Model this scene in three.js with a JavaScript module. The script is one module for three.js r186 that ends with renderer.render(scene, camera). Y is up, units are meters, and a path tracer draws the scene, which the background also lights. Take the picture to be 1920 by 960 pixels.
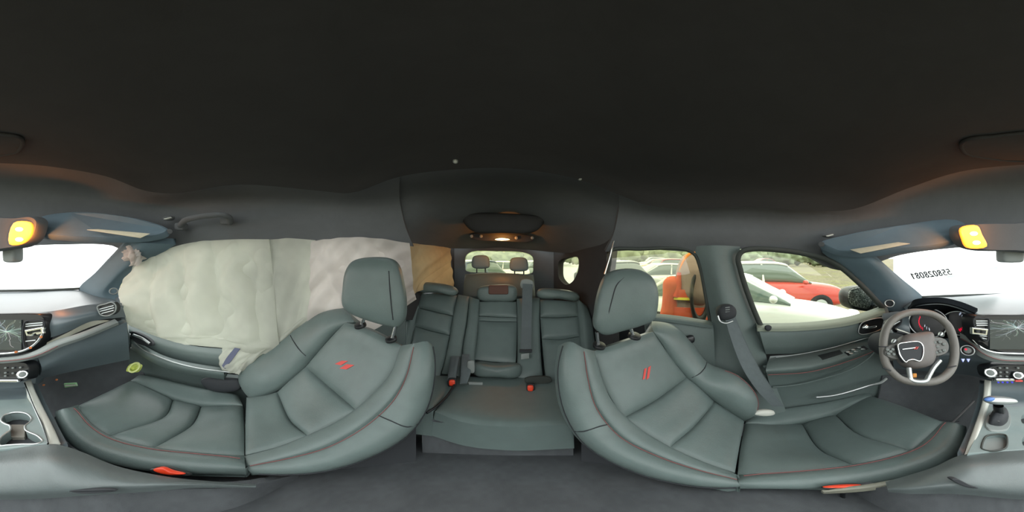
import * as THREE from 'three';
import { mergeGeometries, mergeVertices, toCreasedNormals } from 'three/addons/utils/BufferGeometryUtils.js';
import { RoundedBoxGeometry } from 'three/addons/geometries/RoundedBoxGeometry.js';
import { MarchingCubes } from 'three/addons/objects/MarchingCubes.js';
import { FontLoader } from 'three/addons/loaders/FontLoader.js';
import { TextGeometry } from 'three/addons/geometries/TextGeometry.js';

// ---------------------------------------------------------------- camera, sky, exposure
const scene = new THREE.Scene();
const EYE = 1.25, FOV = 60, F = 480 / Math.tan(FOV * Math.PI / 360);
const camera = new THREE.PerspectiveCamera(FOV, 2, 0.05, 600);
camera.position.set(0, EYE, 0);
scene.background = new THREE.Color().setRGB(0.97, 1.0, 0.985);      // even overcast
scene.backgroundIntensity = 3.6;
const renderer = new THREE.WebGLRenderer({ antialias: true });
renderer.toneMapping = THREE.LinearToneMapping;
renderer.toneMappingExposure = 1.0;
renderer.shadowMap.enabled = true;

// ---------------------------------------------------------------- helpers
const V3 = THREE.Vector3;
let seed = 7;
const rnd = () => { seed = (seed * 1664525 + 1013904223) >>> 0; return seed / 4294967296; };
// a picture direction and a distance give a place in the room
const P = (x, y, d) => new V3((x - 960) / F * d, EYE + (480 - y) / F * d, -d);
const floorRow = (d) => 480 + EYE * F / d;
const eye = new V3(0, EYE, 0);
const curve = (pts, closed = false) => pts.length === 2 && !closed ? new THREE.LineCurve3(pts[0], pts[1]) : new THREE.CatmullRomCurve3(pts, closed, 'centripetal');
const pv = (a) => a.isVector3 ? a : P(a[0], a[1], a[2]);
function stops(n, ease) { const r = []; for (let i = 0; i <= n; i++) { const s = i / n; r.push(ease ? 0.5 * s + 0.5 * (0.5 - 0.5 * Math.cos(Math.PI * s)) : s); } return r; }
function build(pos, uv, idx, crease) {
  let g = new THREE.BufferGeometry();
  g.setAttribute('position', new THREE.Float32BufferAttribute(pos, 3));
  g.setAttribute('uv', new THREE.Float32BufferAttribute(uv, 2));
  g.setIndex(idx);
  if (crease !== undefined) return toCreasedNormals(g, crease);
  g.computeVertexNormals();
  return g;
}
// a closed skin of some thickness through rows of points; b puffs its face out like padding
function loft(rows, o = {}) {
  const { nu = 22, nv = 16, b = 0, t = 0.03, k = 3.5, bu = true, bv = true, wave, lin = false, tu } = o;
  const us = stops(nu, b > 0), vs = stops(nv, b > 0);
  const R = rows.map((r) => { const c = curve(r.map(pv)); return us.map((u) => c.getPoint(u)); });
  const G = vs.map(() => []);
  us.forEach((u, i) => {
    const col = R.map((r) => r[i]);
    if (lin) vs.forEach((v, j) => { const f = v * (col.length - 1), a = Math.min(Math.floor(f), col.length - 2); G[j][i] = col[a].clone().lerp(col[a + 1], f - a); });
    else { const c = curve(col); vs.forEach((v, j) => { G[j][i] = c.getPoint(v); }); }
  });
  const N = vs.map(() => []), du = new V3(), dv = new V3();
  const mid = G[nv >> 1][nu >> 1], to = (o.face ?? eye.clone().sub(mid)).clone();
  for (let j = 0; j <= nv; j++) for (let i = 0; i <= nu; i++) {
    du.subVectors(G[j][Math.min(i + 1, nu)], G[j][Math.max(i - 1, 0)]); dv.subVectors(G[Math.min(j + 1, nv)][i], G[Math.max(j - 1, 0)][i]);
    N[j][i] = new V3().crossVectors(du, dv);
    if (N[j][i].lengthSq() < 1e-14) N[j][i].copy(to);
    N[j][i].normalize();
  }
  const flip = N[nv >> 1][nu >> 1].dot(to) < 0 ? -1 : 1;
  const prof = (s) => Math.sqrt(Math.max(0, 1 - Math.abs(2 * s - 1) ** k));
  let W = 0, H = 0;
  for (let i = 0; i < nu; i++) W += G[nv >> 1][i].distanceTo(G[nv >> 1][i + 1]);
  for (let j = 0; j < nv; j++) H += G[j][nu >> 1].distanceTo(G[j + 1][nu >> 1]);
  const fr = [], bk = [], uv = [], w = nu + 1, front = [], back = [];
  for (let j = 0; j <= nv; j++) for (let i = 0; i <= nu; i++) {
    const n = N[j][i].clone().multiplyScalar(flip), p = G[j][i];
    let h = b ? b * (bu ? prof(us[i]) : 1) * (bv ? prof(vs[j]) : 1) : 0;
    if (wave) h += wave(us[i], vs[j], p);
    const a = p.clone().addScaledVector(n, h), c = p.clone().addScaledVector(n, -t * (tu ? tu(us[i]) : 1));
    front.push(a); back.push(c); fr.push(a.x, a.y, a.z); bk.push(c.x, c.y, c.z); uv.push(us[i] * W, (1 - vs[j]) * H);
  }
  const fi = [], bi = [];
  for (let j = 0; j < nv; j++) for (let i = 0; i < nu; i++) {
    const a = j * w + i, q = flip > 0 ? [a, a + 1, a + w, a + 1, a + w + 1, a + w] : [a, a + w, a + 1, a + 1, a + w, a + w + 1];
    fi.push(...q); bi.push(q[0], q[2], q[1], q[3], q[5], q[4]);
  }
  const edge = [];
  for (let i = 0; i <= nu; i++) edge.push(i);
  for (let j = 1; j <= nv; j++) edge.push(j * w + nu);
  for (let i = nu - 1; i >= 0; i--) edge.push(nv * w + i);
  for (let j = nv - 1; j > 0; j--) edge.push(j * w);
  const sp = [], su = [], si = [];
  edge.forEach((e, m) => { sp.push(...front[e].toArray(), ...back[e].toArray()); su.push(m * 0.02, 0, m * 0.02, t); const n = (m + 1) % edge.length, x = m * 2, y = n * 2; si.push(...(flip > 0 ? [x, x + 1, y, y, x + 1, y + 1] : [x, y, x + 1, y, y + 1, x + 1])); });
  const gs = [build(fr, uv, fi), build(bk, uv, bi), build(sp, su, si)];
  const res = mergeGeometries(gs.map((g) => g.toNonIndexed()));
  const find = (a, x) => { let i = 0; while (i < a.length - 2 && a[i + 1] < x) i++; return [i, (x - a[i]) / (a[i + 1] - a[i])]; };
  res.at = (u, v, lift = 0.002) => {                                // a point on the padded face
    const [i, f] = find(us, u), [j, g] = find(vs, v), q = (a, c) => front[c * w + a];
    const p = q(i, j).clone().lerp(q(i + 1, j), f).lerp(q(i, j + 1).clone().lerp(q(i + 1, j + 1), f), g);
    const e = q(i + 1, j).clone().sub(q(i, j)), h = q(i, j + 1).clone().sub(q(i, j)), n = e.cross(h).normalize().multiplyScalar(flip);
    return p.addScaledVector(n, lift);
  };
  return res;
}
// the point of a padded face seen in a picture direction
function onFace(g, x, y, lift = 0.003) { let best = 1e9, p = null; for (let i = 0; i <= 90; i++) for (let j = 0; j <= 90; j++) { const q = g.at(i / 90, j / 90, lift), sx = 960 + q.x / -q.z * F, sy = 480 - (q.y - EYE) / -q.z * F, e = (sx - x) ** 2 + (sy - y) ** 2; if (e < best) { best = e; p = q; } } return p; }
const along = (g, u, n = 18, a = 0.02, b = 0.98) => Array.from({ length: n + 1 }, (_, i) => g.at(u, a + (b - a) * i / n));
const sm = (pts, n = 5, closed = true) => {         // smooth a closed outline of picture points
  const c = new THREE.CatmullRomCurve3(pts.map((p) => new V3(p[0], p[1], p[2] ?? 0)), closed, 'centripetal');
  return c.getPoints(pts.length * n).slice(0, closed ? -1 : undefined).map((p) => pts[0].length > 2 ? [p.x, p.y, p.z] : [p.x, p.y]);
};
const rr = (x0, y0, x1, y1, r = 4, n = 4) => { const o = []; for (const [cx, cy, a] of [[x1 - r, y0 + r, -90], [x1 - r, y1 - r, 0], [x0 + r, y1 - r, 90], [x0 + r, y0 + r, 180]]) for (let i = 0; i <= n; i++) { const t = (a + 90 * i / n) * Math.PI / 180; o.push([cx + r * Math.cos(t), cy + r * Math.sin(t)]); } return o; };
const oval = (cx, cy, rx, ry, n = 28) => Array.from({ length: n }, (_, i) => [cx + rx * Math.cos(i / n * 2 * Math.PI), cy + ry * Math.sin(i / n * 2 * Math.PI)]);
// distance of a plane (given by three picture points with distances) in any direction
function plane(a, b, c) {
  const A = P(...a), n = P(...b).sub(A).cross(P(...c).sub(A)), e = n.dot(A.clone().sub(eye));
  return (x, y) => e / n.dot(P(x, y, 1).sub(eye));
}
const dist = (d) => typeof d === 'function' ? d : () => d;
function newell(pts) { const n = new V3(); pts.forEach((p, i) => { const q = pts[(i + 1) % pts.length]; n.x += (p.y - q.y) * (p.z + q.z); n.y += (p.z - q.z) * (p.x + q.x); n.z += (p.x - q.x) * (p.y + q.y); }); return n.normalize(); }
// a slab with a bevelled face cut to an outline, holes allowed
function plate(outline, d, o = {}) {
  const { t = 0.02, bev = 1, h = 0.004, holes = [] } = o, D = dist(d);
  const area = (q) => q.reduce((s, p, i) => { const r = q[(i + 1) % q.length]; return s + p[0] * r[1] - r[0] * p[1]; }, 0);
  const ccw = (q) => area(q) < 0 ? q : q.slice().reverse();
  const O = ccw(outline), L = O.length, HO = holes.map((q) => ccw(q).reverse());
  const base = O.map((p) => P(p[0], p[1], p[2] ?? D(p[0], p[1])));
  const n = newell(base); if (n.dot(eye.clone().sub(base[0])) < 0) n.negate();
  const ins = O.map((p, i) => { const a = O[(i + L - 1) % L], c = O[(i + 1) % L], x = c[0] - a[0], y = c[1] - a[1], l = Math.hypot(x, y) || 1; return [p[0] + y / l * bev, p[1] - x / l * bev, p[2]]; });
  const face = ins.map((p) => P(p[0], p[1], p[2] ?? D(p[0], p[1])).addScaledVector(n, h));
  const hf = HO.map((q) => q.map((p) => P(p[0], p[1], D(p[0], p[1])).addScaledVector(n, h)));
  const pos = [], uv = [], idx = [];
  const ex = new V3(1, 0, 0).addScaledVector(n, -n.x).normalize(), ey = n.clone().cross(ex);
  const add = (p) => { pos.push(p.x, p.y, p.z); uv.push(p.dot(ex), p.dot(ey)); return pos.length / 3 - 1; };
  const tri = (a, b, c) => { const u = new V3().subVectors(b, a).cross(new V3().subVectors(c, a)); idx.push(add(a), add(b), add(c)); return u; };
  const all = [...face, ...hf.flat()];
  const cut = THREE.ShapeUtils.triangulateShape(ins.map((p) => new THREE.Vector2(p[0], -p[1])), HO.map((q) => q.map((p) => new THREE.Vector2(p[0], -p[1]))));
  const bback = base.map((p) => p.clone().addScaledVector(n, -t)), hb = hf.map((q) => q.map((p) => p.clone().addScaledVector(n, -t - h)));
  const allb = [...bback, ...hb.flat()];
  for (const [a, b, c] of cut) {
    const u = new V3().subVectors(all[b], all[a]).cross(new V3().subVectors(all[c], all[a]));
    if (u.dot(n) > 0) { tri(all[a], all[b], all[c]); tri(allb[a], allb[c], allb[b]); } else { tri(all[a], all[c], all[b]); tri(allb[a], allb[b], allb[c]); }
  }
  const band = (A, B, sgn) => A.forEach((p, i) => { const j = (i + 1) % A.length; if (sgn) { tri(p, B[i], A[j]); tri(A[j], B[i], B[j]); } else { tri(p, A[j], B[i]); tri(A[j], B[j], B[i]); } });
  band(face, base, true); band(base, bback, true);
  hf.forEach((q, i) => band(q, hb[i], true));
  return build(pos, uv, idx, 0.7);
}
// a padded body grown from an outline: f in front of it, r behind it
function blob(outline, d, o = {}) {
  const { f = 0.06, r = 0.06, k = 2.6, m = 9, tilt } = o, D = dist(d);
  const ring = outline.map((p) => P(p[0], p[1], p[2] ?? D(p[0], p[1]))), L = ring.length;
  const c = ring.reduce((s, p) => s.add(p), new V3()).divideScalar(L);
  const n = newell(ring); if (n.dot(eye.clone().sub(c)) < 0) n.negate(); if (tilt) n.add(new V3(...tilt)).normalize();
  const pos = [], uv = [], idx = [], lev = [];
  for (let i = -m; i <= m; i++) lev.push(Math.sin(i / m * Math.PI / 2));
  lev.forEach((z) => { const s = Math.pow(Math.max(0, 1 - Math.abs(z) ** k), 1 / k); ring.forEach((p, i) => { const q = c.clone().lerp(p, s).addScaledVector(n, z > 0 ? z * f : z * r); pos.push(q.x, q.y, q.z); uv.push(q.x, q.y); }); });
  for (let j = 0; j < lev.length - 1; j++) for (let i = 0; i < L; i++) { const a = j * L + i, b = j * L + (i + 1) % L; idx.push(a, b, a + L, b, b + L, a + L); }
  const g = build(pos, uv, idx);
  const v0 = new V3().fromArray(pos, ((lev.length - 1) * L) * 3), nn = new V3().fromBufferAttribute(g.attributes.normal, (m + 2) * L).dot(new V3().fromArray(pos, (m + 2) * L * 3).sub(c));
  if (nn < 0) { const ix = g.index.array; for (let i = 0; i < ix.length; i += 3) { const s = ix[i]; ix[i] = ix[i + 1]; ix[i + 1] = s; } g.computeVertexNormals(); }
  return g.toNonIndexed();
}
const tube = (pts, r, o = {}) => new THREE.TubeGeometry(curve(pts.map(pv), o.closed), o.n ?? Math.max(8, pts.length * 8), r, o.m ?? 8, !!o.closed).toNonIndexed();
const px = (n, d) => n / F * d;                                    // width of n picture points at a distance
function knob(x, y, d, rp, len, o = {}) {                           // a turned button whose axis leans to the eye
  const r = px(rp, d), g = new THREE.LatheGeometry([[0, len], [r * 0.8, len], [r * 0.95, len * 0.9], [r, len * 0.7], [r, 0], [0, 0]].map((q) => new THREE.Vector2(...q)), o.n ?? 20);
  const n = o.n3 ? new V3(...o.n3).normalize() : eye.clone().sub(P(x, y, d)).normalize();
  g.applyQuaternion(new THREE.Quaternion().setFromUnitVectors(new V3(0, 1, 0), n)); const p = P(x, y, d); g.translate(p.x, p.y, p.z);
  return toCreasedNormals(g.toNonIndexed(), 0.6);
}
function torus(x, y, d, rp, tp, n3) { const g = new THREE.TorusGeometry(px(rp, d), px(tp, d), 8, 28); const n = n3 ? new V3(...n3).normalize() : eye.clone().sub(P(x, y, d)).normalize(); g.applyQuaternion(new THREE.Quaternion().setFromUnitVectors(new V3(0, 0, 1), n)); const p = P(x, y, d); return g.toNonIndexed().translate(p.x, p.y, p.z); }
const merge = (a) => mergeGeometries(a.map((g) => { const h = g.index ? g.toNonIndexed() : g; for (const k of Object.keys(h.attributes)) if (!['position', 'normal', 'uv'].includes(k)) h.deleteAttribute(k); return h; }));

const taken = {};
const numbered = (n) => { const c = taken[n] ?? 0; taken[n] = c + 1; return c ? n + '_' + String(c).padStart(3, '0') : n; };
function shade(m) { m.castShadow = m.receiveShadow = true; return m; }
function thing(name, label, category, group) {
  const o = new THREE.Group(); o.name = numbered(name); o.userData = { label, category }; if (group) o.userData.group = group; scene.add(o); return o;
}
function part(parent, name, geo, mat, label) {
  const m = shade(new THREE.Mesh(geo, mat)); m.name = name; if (label) m.userData.label = label; parent.add(m); return m;
}
function single(name, geo, mat, label, category, group) {
  const m = shade(new THREE.Mesh(geo, mat)); m.name = numbered(name); m.userData = { label, category }; if (group) m.userData.group = group; scene.add(m); return m;
}
function struct(name, geo, mat, label, category = name.split('_')[0]) {
  let m; if (geo) m = shade(new THREE.Mesh(geo, mat)); else m = new THREE.Group();
  m.name = name; m.userData = { kind: 'structure', label, category }; scene.add(m); return m;
}

// ---------------------------------------------------------------- surface textures
function noiseGrid(n, cells, sd) {
  seed = sd; const g = Array.from({ length: cells * cells }, rnd), out = new Float32Array(n * n);
  for (let y = 0; y < n; y++) for (let x = 0; x < n; x++) {
    const fx = x / n * cells, fy = y / n * cells, ix = Math.floor(fx), iy = Math.floor(fy), s = (t) => t * t * (3 - 2 * t), u = s(fx - ix), v = s(fy - iy), at = (a, b) => g[(b % cells) * cells + (a % cells)];
    out[y * n + x] = (at(ix, iy) * (1 - u) + at(ix + 1, iy) * u) * (1 - v) + (at(ix, iy + 1) * (1 - u) + at(ix + 1, iy + 1) * u) * v;
  }
  return out;
}
function tex(n, fn, size, srgb) {
  const d = new Uint8Array(n * n * 4);
  for (let i = 0; i < n * n; i++) { const c = fn(i, i % n, Math.floor(i / n)); for (let k = 0; k < 3; k++) d[i * 4 + k] = Math.max(0, Math.min(255, (Array.isArray(c) ? c[k] : c) * 255)); d[i * 4 + 3] = 255; }
  const t = new THREE.DataTexture(d, n, n); t.wrapS = t.wrapT = THREE.RepeatWrapping; t.magFilter = THREE.LinearFilter; t.minFilter = THREE.LinearMipmapLinearFilter; t.generateMipmaps = true;
  if (srgb) t.colorSpace = THREE.SRGBColorSpace; t.repeat.set(1 / size, 1 / size); t.needsUpdate = true; return t;
}
const nA = noiseGrid(256, 64, 11), nB = noiseGrid(256, 16, 12), nC = noiseGrid(256, 5, 13), nD = noiseGrid(256, 128, 14);
const grain = tex(256, (i) => 0.35 * nA[i] + 0.3 * nD[i] + 0.2 * nB[i], 0.16);
const pile = tex(256, (i) => nD[i] * 0.7 + nA[i] * 0.3, 0.12);
const weave = tex(256, (i, x, y) => 0.5 + 0.25 * Math.sin(x * Math.PI / 4) * Math.sin(y * Math.PI / 4) + 0.25 * nB[i], 0.08);
const tint = (a, v, size, ns = nC, n2 = nB) => tex(256, (i) => { const s = 1 + v * (0.6 * (ns[i] - 0.5) + 0.4 * (n2[i] - 0.5)); return a.map((c) => c * s); }, size, true);
const hx = (h) => { const c = new THREE.Color(h); const o = {}; c.getRGB(o, THREE.SRGBColorSpace); return [o.r, o.g, o.b]; };
const std = (o) => new THREE.MeshPhysicalMaterial(o);
const leather = (h, rough = 0.48) => std({ map: tint(hx(h), 0.10, 0.7), roughness: rough, bumpMap: grain, bumpScale: 0.0008, specularIntensity: 0.6 });
const M = {
  leather: leather('#5d6a68', 0.36),
  headliner: std({ map: tint(hx('#3d3d3d'), 0.08, 0.9), roughness: 1, bumpMap: weave, bumpScale: 0.0006, specularIntensity: 0.15 }),
  trim: std({ map: tint(hx('#55585a'), 0.06, 0.6), roughness: 0.85, bumpMap: grain, bumpScale: 0.0005, specularIntensity: 0.3 }),
  pillar: std({ map: tint(hx('#586a73'), 0.06, 0.6), roughness: 0.7, bumpMap: grain, bumpScale: 0.0005, specularIntensity: 0.4 }),  // blue cast of the windscreen glare is mixed into this grey
  visor: std({ map: tint(hx('#52646e'), 0.06, 0.5), roughness: 0.85, bumpMap: weave, bumpScale: 0.0004 }),  // bluish lens flare tint painted into the visor fabric colour
  dash: std({ map: tint(hx('#59656a'), 0.06, 0.5), roughness: 0.38, bumpMap: grain, bumpScale: 0.0003, clearcoat: 0.35, clearcoatRoughness: 0.35 }),
  door: std({ map: tint(hx('#576462'), 0.06, 0.6), roughness: 0.6, bumpMap: grain, bumpScale: 0.0007 }),
  console: std({ map: tint(hx('#768483'), 0.06, 0.5), roughness: 0.45, bumpMap: grain, bumpScale: 0.0006 }),
  armrest: std({ map: tint(hx('#5b6464'), 0.08, 0.6), roughness: 0.42, bumpMap: grain, bumpScale: 0.0008 }),
  carpet: std({ map: tint(hx('#63676a'), 0.16, 0.5), roughness: 1, bumpMap: pile, bumpScale: 0.004, specularIntensity: 0.1 }),
  black: std({ color: '#15181b', roughness: 0.35, bumpMap: grain, bumpScale: 0.0003 }),
  blackMatte: std({ color: '#22262a', roughness: 0.75, bumpMap: grain, bumpScale: 0.0004 }),
  rubber: std({ color: '#2d332f', roughness: 0.7 }),
  grey: std({ color: '#7b8280', roughness: 0.55, bumpMap: grain, bumpScale: 0.0003 }),
  lightPlastic: std({ color: '#b7bab2', roughness: 0.5 }),
  chrome: std({ color: '#d8dcdc', metalness: 1, roughness: 0.2 }),
  satin: std({ color: '#b9bfbf', metalness: 0.9, roughness: 0.38 }),
  strap: std({ map: tint(hx('#565f61'), 0.1, 0.2), roughness: 0.85, bumpMap: weave, bumpScale: 0.0008 }),
  thread: std({ color: '#7d4d4c', roughness: 0.9 }),
  red: std({ color: '#c2403a', roughness: 0.6 }), buckleRed: std({ color: '#e2401f', roughness: 0.4 }),
  airbag: std({ map: tint(hx('#d6d8cf'), 0.06, 0.5), roughness: 0.95, transmission: 0.62, thickness: 0, bumpMap: weave, bumpScale: 0.0004, specularIntensity: 0.1 }),
  airbagWhite: std({ map: tint(hx('#dedad6'), 0.06, 0.5), roughness: 0.95, transmission: 0.62, thickness: 0, bumpMap: weave, bumpScale: 0.0004, specularIntensity: 0.1 }),
  airbagTan: std({ map: tint(hx('#c9b894'), 0.1, 0.5), roughness: 0.95, transmission: 0.35, thickness: 0, bumpMap: weave, bumpScale: 0.0004, specularIntensity: 0.1 }),
  paper: std({ map: tint(hx('#b9b39c'), 0.08, 0.1), roughness: 0.8 }),
  glass: std({ color: '#ffffff', transmission: 1, thickness: 0, roughness: 0, ior: 1.5 }),
  sideGlass: std({ color: '#eef0e8', transmission: 1, thickness: 0, roughness: 0, ior: 1.5 }),
  rearGlass: std({ color: '#e8e7d6', transmission: 1, thickness: 0, roughness: 0, ior: 1.5 }),
  mirror: std({ color: '#9aa09a', metalness: 1, roughness: 0.08 }),
  amber: std({ color: '#ffb050', emissive: '#ff8a1e', emissiveIntensity: 2.0, roughness: 0.4 }),
  bulb: std({ color: '#fff1c8', emissive: '#ffe2a0', emissiveIntensity: 6, roughness: 0.4 }),
  dialRed: std({ color: '#d01838', emissive: '#ff1440', emissiveIntensity: 0.7, roughness: 0.5 }),
  dialWhite: std({ color: '#e8eef0', emissive: '#cfe0ff', emissiveIntensity: 0.4, roughness: 0.5 }),
  tanStrip: std({ map: tint(hx('#7c7d70'), 0.08, 0.2), roughness: 0.5, bumpMap: weave, bumpScale: 0.0006 }),
};

// ---------------------------------------------------------------- the shell: ground, floor, ceiling, walls, pillars, glass
const GROUND = -0.55;
{
  const n1 = noiseGrid(512, 128, 31), n2 = noiseGrid(512, 24, 32), n3 = noiseGrid(512, 7, 33);
  const dirt = tex(512, (i) => { const s = 0.75 + 0.35 * n1[i] + 0.2 * (n2[i] - 0.5), y = Math.max(0, n2[i] * 0.6 + n3[i] * 0.6 - 0.62) * 1.6; return [0.56 * s * (1 - y * 0.05), 0.535 * s * (1 + y * 0.06), 0.455 * s * (1 - y * 0.4)]; }, 9, true);
  const dm = std({ map: dirt, roughness: 1, bumpMap: dirt, bumpScale: 0.05, specularIntensity: 0.1 });
  const g = new THREE.PlaneGeometry(500, 500, 1, 1); g.rotateX(-Math.PI / 2); g.translate(0, GROUND, -60);
  const u = g.attributes.uv; for (let i = 0; i < u.count; i++) u.setXY(i, u.getX(i) * 500, u.getY(i) * 500);
  struct('floor_2', g, dm, 'tan dirt lot with dry grass outside the car', 'ground');
  const pale = tex(256, (i) => { const s = 0.93 + 0.1 * (nA[i] - 0.5) + 0.06 * (nB[i] - 0.5); return [0.86 * s, 0.88 * s, 0.87 * s]; }, 6, true);
  for (const [k, e0, e1, lb] of [['floor_3', -1.5, -0.885, 'near white ground added to imitate glare beyond the passenger side windscreen'], ['floor_4', 0.86, 1.5, 'near white ground added to imitate glare beyond the driver side windscreen'], ['floor_7', -0.14, 0.165, 'pale gravel track behind the tailgate window']]) {  // the two windscreen wedges are added, near white to imitate blown-out glare
    const sh = new THREE.Shape([[e0 * 4.2, 4.2], [e1 * 4.2, 4.2], [e1 * 230, 230], [e0 * 230, 230]].map((q) => new THREE.Vector2(...q)));
    const b = new THREE.ExtrudeGeometry(sh, { depth: 0.04, bevelEnabled: false }); b.rotateX(-Math.PI / 2); b.translate(0, GROUND + 0.005, 0);
    struct(k, b, std({ map: pale, roughness: 0.9 }), lb, 'ground');
  }
}
{ const g = new THREE.BoxGeometry(9.6, 0.1, 5.4); g.translate(0, -0.05, -1.95); const u = g.attributes.uv; for (let i = 0; i < u.count; i++) u.setXY(i, u.getX(i) * 9.6, u.getY(i) * 5.4);
  struct('floor', g, M.carpet, 'dark grey carpeted cabin floor', 'floor'); }
// headliner: nearly flat overhead, drooping where it meets the roof rails
const cd = (y, far = 3.1) => { const p = 0.58 * F / Math.max(40, 480 - y); return Math.pow(p ** -4 + far ** -4, -0.25); };
const rim = [[-300, 304], [0, 306], [100, 313], [200, 331], [270, 357], [320, 363], [450, 346], [600, 358], [655, 362], [750, 331], [850, 318], [960, 316], [1080, 335], [1160, 365], [1220, 386], [1300, 392], [1400, 388], [1500, 394], [1600, 392], [1700, 354], [1800, 322], [1920, 309], [2220, 306]];
{
  const rows = [];
  rows.push(rim.map(([x]) => new V3((x - 960) / F * 1.6, 1.86, -0.25)));
  rows.push(rim.map(([x]) => new V3((x - 960) / F * 1.6, 1.855, -0.5)));
  for (const f of [0, 0.25, 0.5, 0.75, 0.92, 1]) rows.push(rim.map(([x, y]) => { const yy = -30 + (y + 30) * f; return [x, yy, f === 1 ? cd(yy, 2.95) - 0.02 : cd(yy, 3.0)]; }));
  struct('ceiling', loft(rows, { nu: 110, nv: 40, t: 0.035, face: new V3(0, -1, 0.3) }), M.headliner, 'black woven headliner over the whole cabin', 'ceiling');
}
const rimAt = (a, b) => rim.filter(([x]) => x >= a && x <= b).map(([x, y]) => [x, y - 6, cd(y, 2.95) + 0.07]);
const trimL = struct('trim_1', loft([
  rimAt(-300, 760),
  [[-300, 352, 3.0], [0, 355, 3.0], [100, 362, 3.02], [200, 375, 3.05], [270, 392, 3.08], [320, 390, 3.08], [450, 378, 3.05], [600, 385, 3.05], [655, 388, 3.05], [750, 380, 3.05]],
  [[-300, 420, 3.02], [0, 420, 3.02], [100, 420, 3.02], [200, 424, 3.04], [270, 428, 3.06], [320, 425, 3.06], [450, 418, 3.05], [600, 420, 3.05], [655, 422, 3.06], [760, 424, 3.1]],
  [[-300, 462, 3.0], [0, 460, 3.0], [100, 456, 3.0], [200, 458, 3.02], [262, 482, 3.05], [330, 466, 3.06], [420, 452, 3.05], [600, 452, 3.05], [665, 454, 3.06], [775, 462, 3.12]],
], { nu: 90, nv: 24, t: 0.05 }), M.trim, 'grey roof rail lining above the passenger doors', 'roof lining');
struct('trim_2', loft([
  rimAt(700, 1170),
  [[742, 372, 3.07], [790, 362, 3.1], [850, 352, 3.2], [960, 350, 3.3], [1080, 360, 3.15], [1165, 392, 3.07]],
  [[745, 420, 3.12], [795, 415, 3.25], [860, 412, 3.55], [960, 412, 3.75], [1070, 418, 3.4], [1160, 430, 3.12]],
  [[748, 464, 3.16], [795, 464, 3.55], [865, 466, 4.15], [960, 466, 4.25], [1055, 474, 3.95], [1165, 470, 3.1]],
], { nu: 60, nv: 24, t: 0.05 }), M.trim, 'dark roof lining over the third row', 'roof lining');
struct('trim_3', loft([
  rimAt(1150, 2220),
  [[1160, 395, 3.04], [1220, 408, 3.06], [1300, 412, 3.06], [1400, 412, 3.06], [1500, 416, 3.06], [1600, 412, 3.06], [1700, 385, 3.02], [1800, 360, 3.0], [1920, 350, 3.0], [2220, 350, 3.0]],
  [[1150, 440, 3.08], [1220, 442, 3.06], [1300, 442, 3.05], [1400, 442, 3.05], [1500, 446, 3.05], [1590, 458, 3.05], [1700, 430, 3.0], [1800, 422, 3.0], [1920, 418, 3.0], [2220, 418, 3.0]],
  [[1135, 472, 3.12], [1220, 468, 3.1], [1300, 472, 3.08], [1400, 467, 3.06], [1500, 475, 3.06], [1585, 508, 3.06], [1690, 478, 3.0], [1800, 464, 3.0], [1920, 458, 3.0], [2220, 458, 3.0]],
], { nu: 90, nv: 24, t: 0.05 }), M.trim, 'grey roof rail lining above the driver side doors', 'roof lining');
// low body walls behind doors, dashboards and bench
function wall(name, top, label) { struct(name, loft([top, top.map(([x, , d]) => [x, floorRow(d), d])], { nu: 40, nv: 4, t: 0.05, lin: true }), M.blackMatte, label, 'wall'); }
wall('wall_left', [[-300, 558, 3.3], [225, 566, 3.3], [262, 622, 3.3], [500, 630, 3.3], [745, 570, 3.4]], 'low dark body side below the passenger windows');
wall('wall_back', [[735, 565, 3.4], [860, 545, 4.4], [1010, 545, 4.4], [1140, 575, 3.4]], 'low dark body panel behind the rear bench');
wall('wall_right', [[1130, 575, 3.4], [1230, 600, 3.3], [1420, 622, 3.3], [1600, 612, 3.3], [1690, 572, 3.3], [2220, 560, 3.3]], 'low dark body side below the driver side windows');
// pillars
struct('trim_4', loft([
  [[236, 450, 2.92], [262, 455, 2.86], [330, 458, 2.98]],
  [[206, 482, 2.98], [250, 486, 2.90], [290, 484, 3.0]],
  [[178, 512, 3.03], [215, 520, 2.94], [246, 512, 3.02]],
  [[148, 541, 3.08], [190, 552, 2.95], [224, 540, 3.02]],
  [[150, 556, 3.1], [205, 572, 2.98], [226, 565, 3.04]]], { nu: 14, nv: 18, t: 0.05 }), M.pillar, 'windscreen pillar on the passenger side, bluish glare painted into its grey', 'pillar');
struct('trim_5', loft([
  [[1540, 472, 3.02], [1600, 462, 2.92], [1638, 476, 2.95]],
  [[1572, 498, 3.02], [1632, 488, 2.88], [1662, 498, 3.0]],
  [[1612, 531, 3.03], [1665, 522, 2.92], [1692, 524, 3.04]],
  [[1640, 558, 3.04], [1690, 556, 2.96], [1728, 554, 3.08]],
  [[1650, 582, 3.05], [1700, 584, 2.98], [1742, 572, 3.1]]], { nu: 14, nv: 18, t: 0.05 }), M.pillar, 'windscreen pillar beside the steering wheel, bluish glare painted into its grey', 'pillar');
struct('trim_6', loft([[[495, 445, 3.14], [592, 445, 3.14]], [[500, 660, 3.14], [590, 660, 3.14]]], { nu: 4, nv: 4, t: 0.06 }), M.trim, 'middle pillar behind the hanging curtain airbag', 'pillar');
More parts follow.
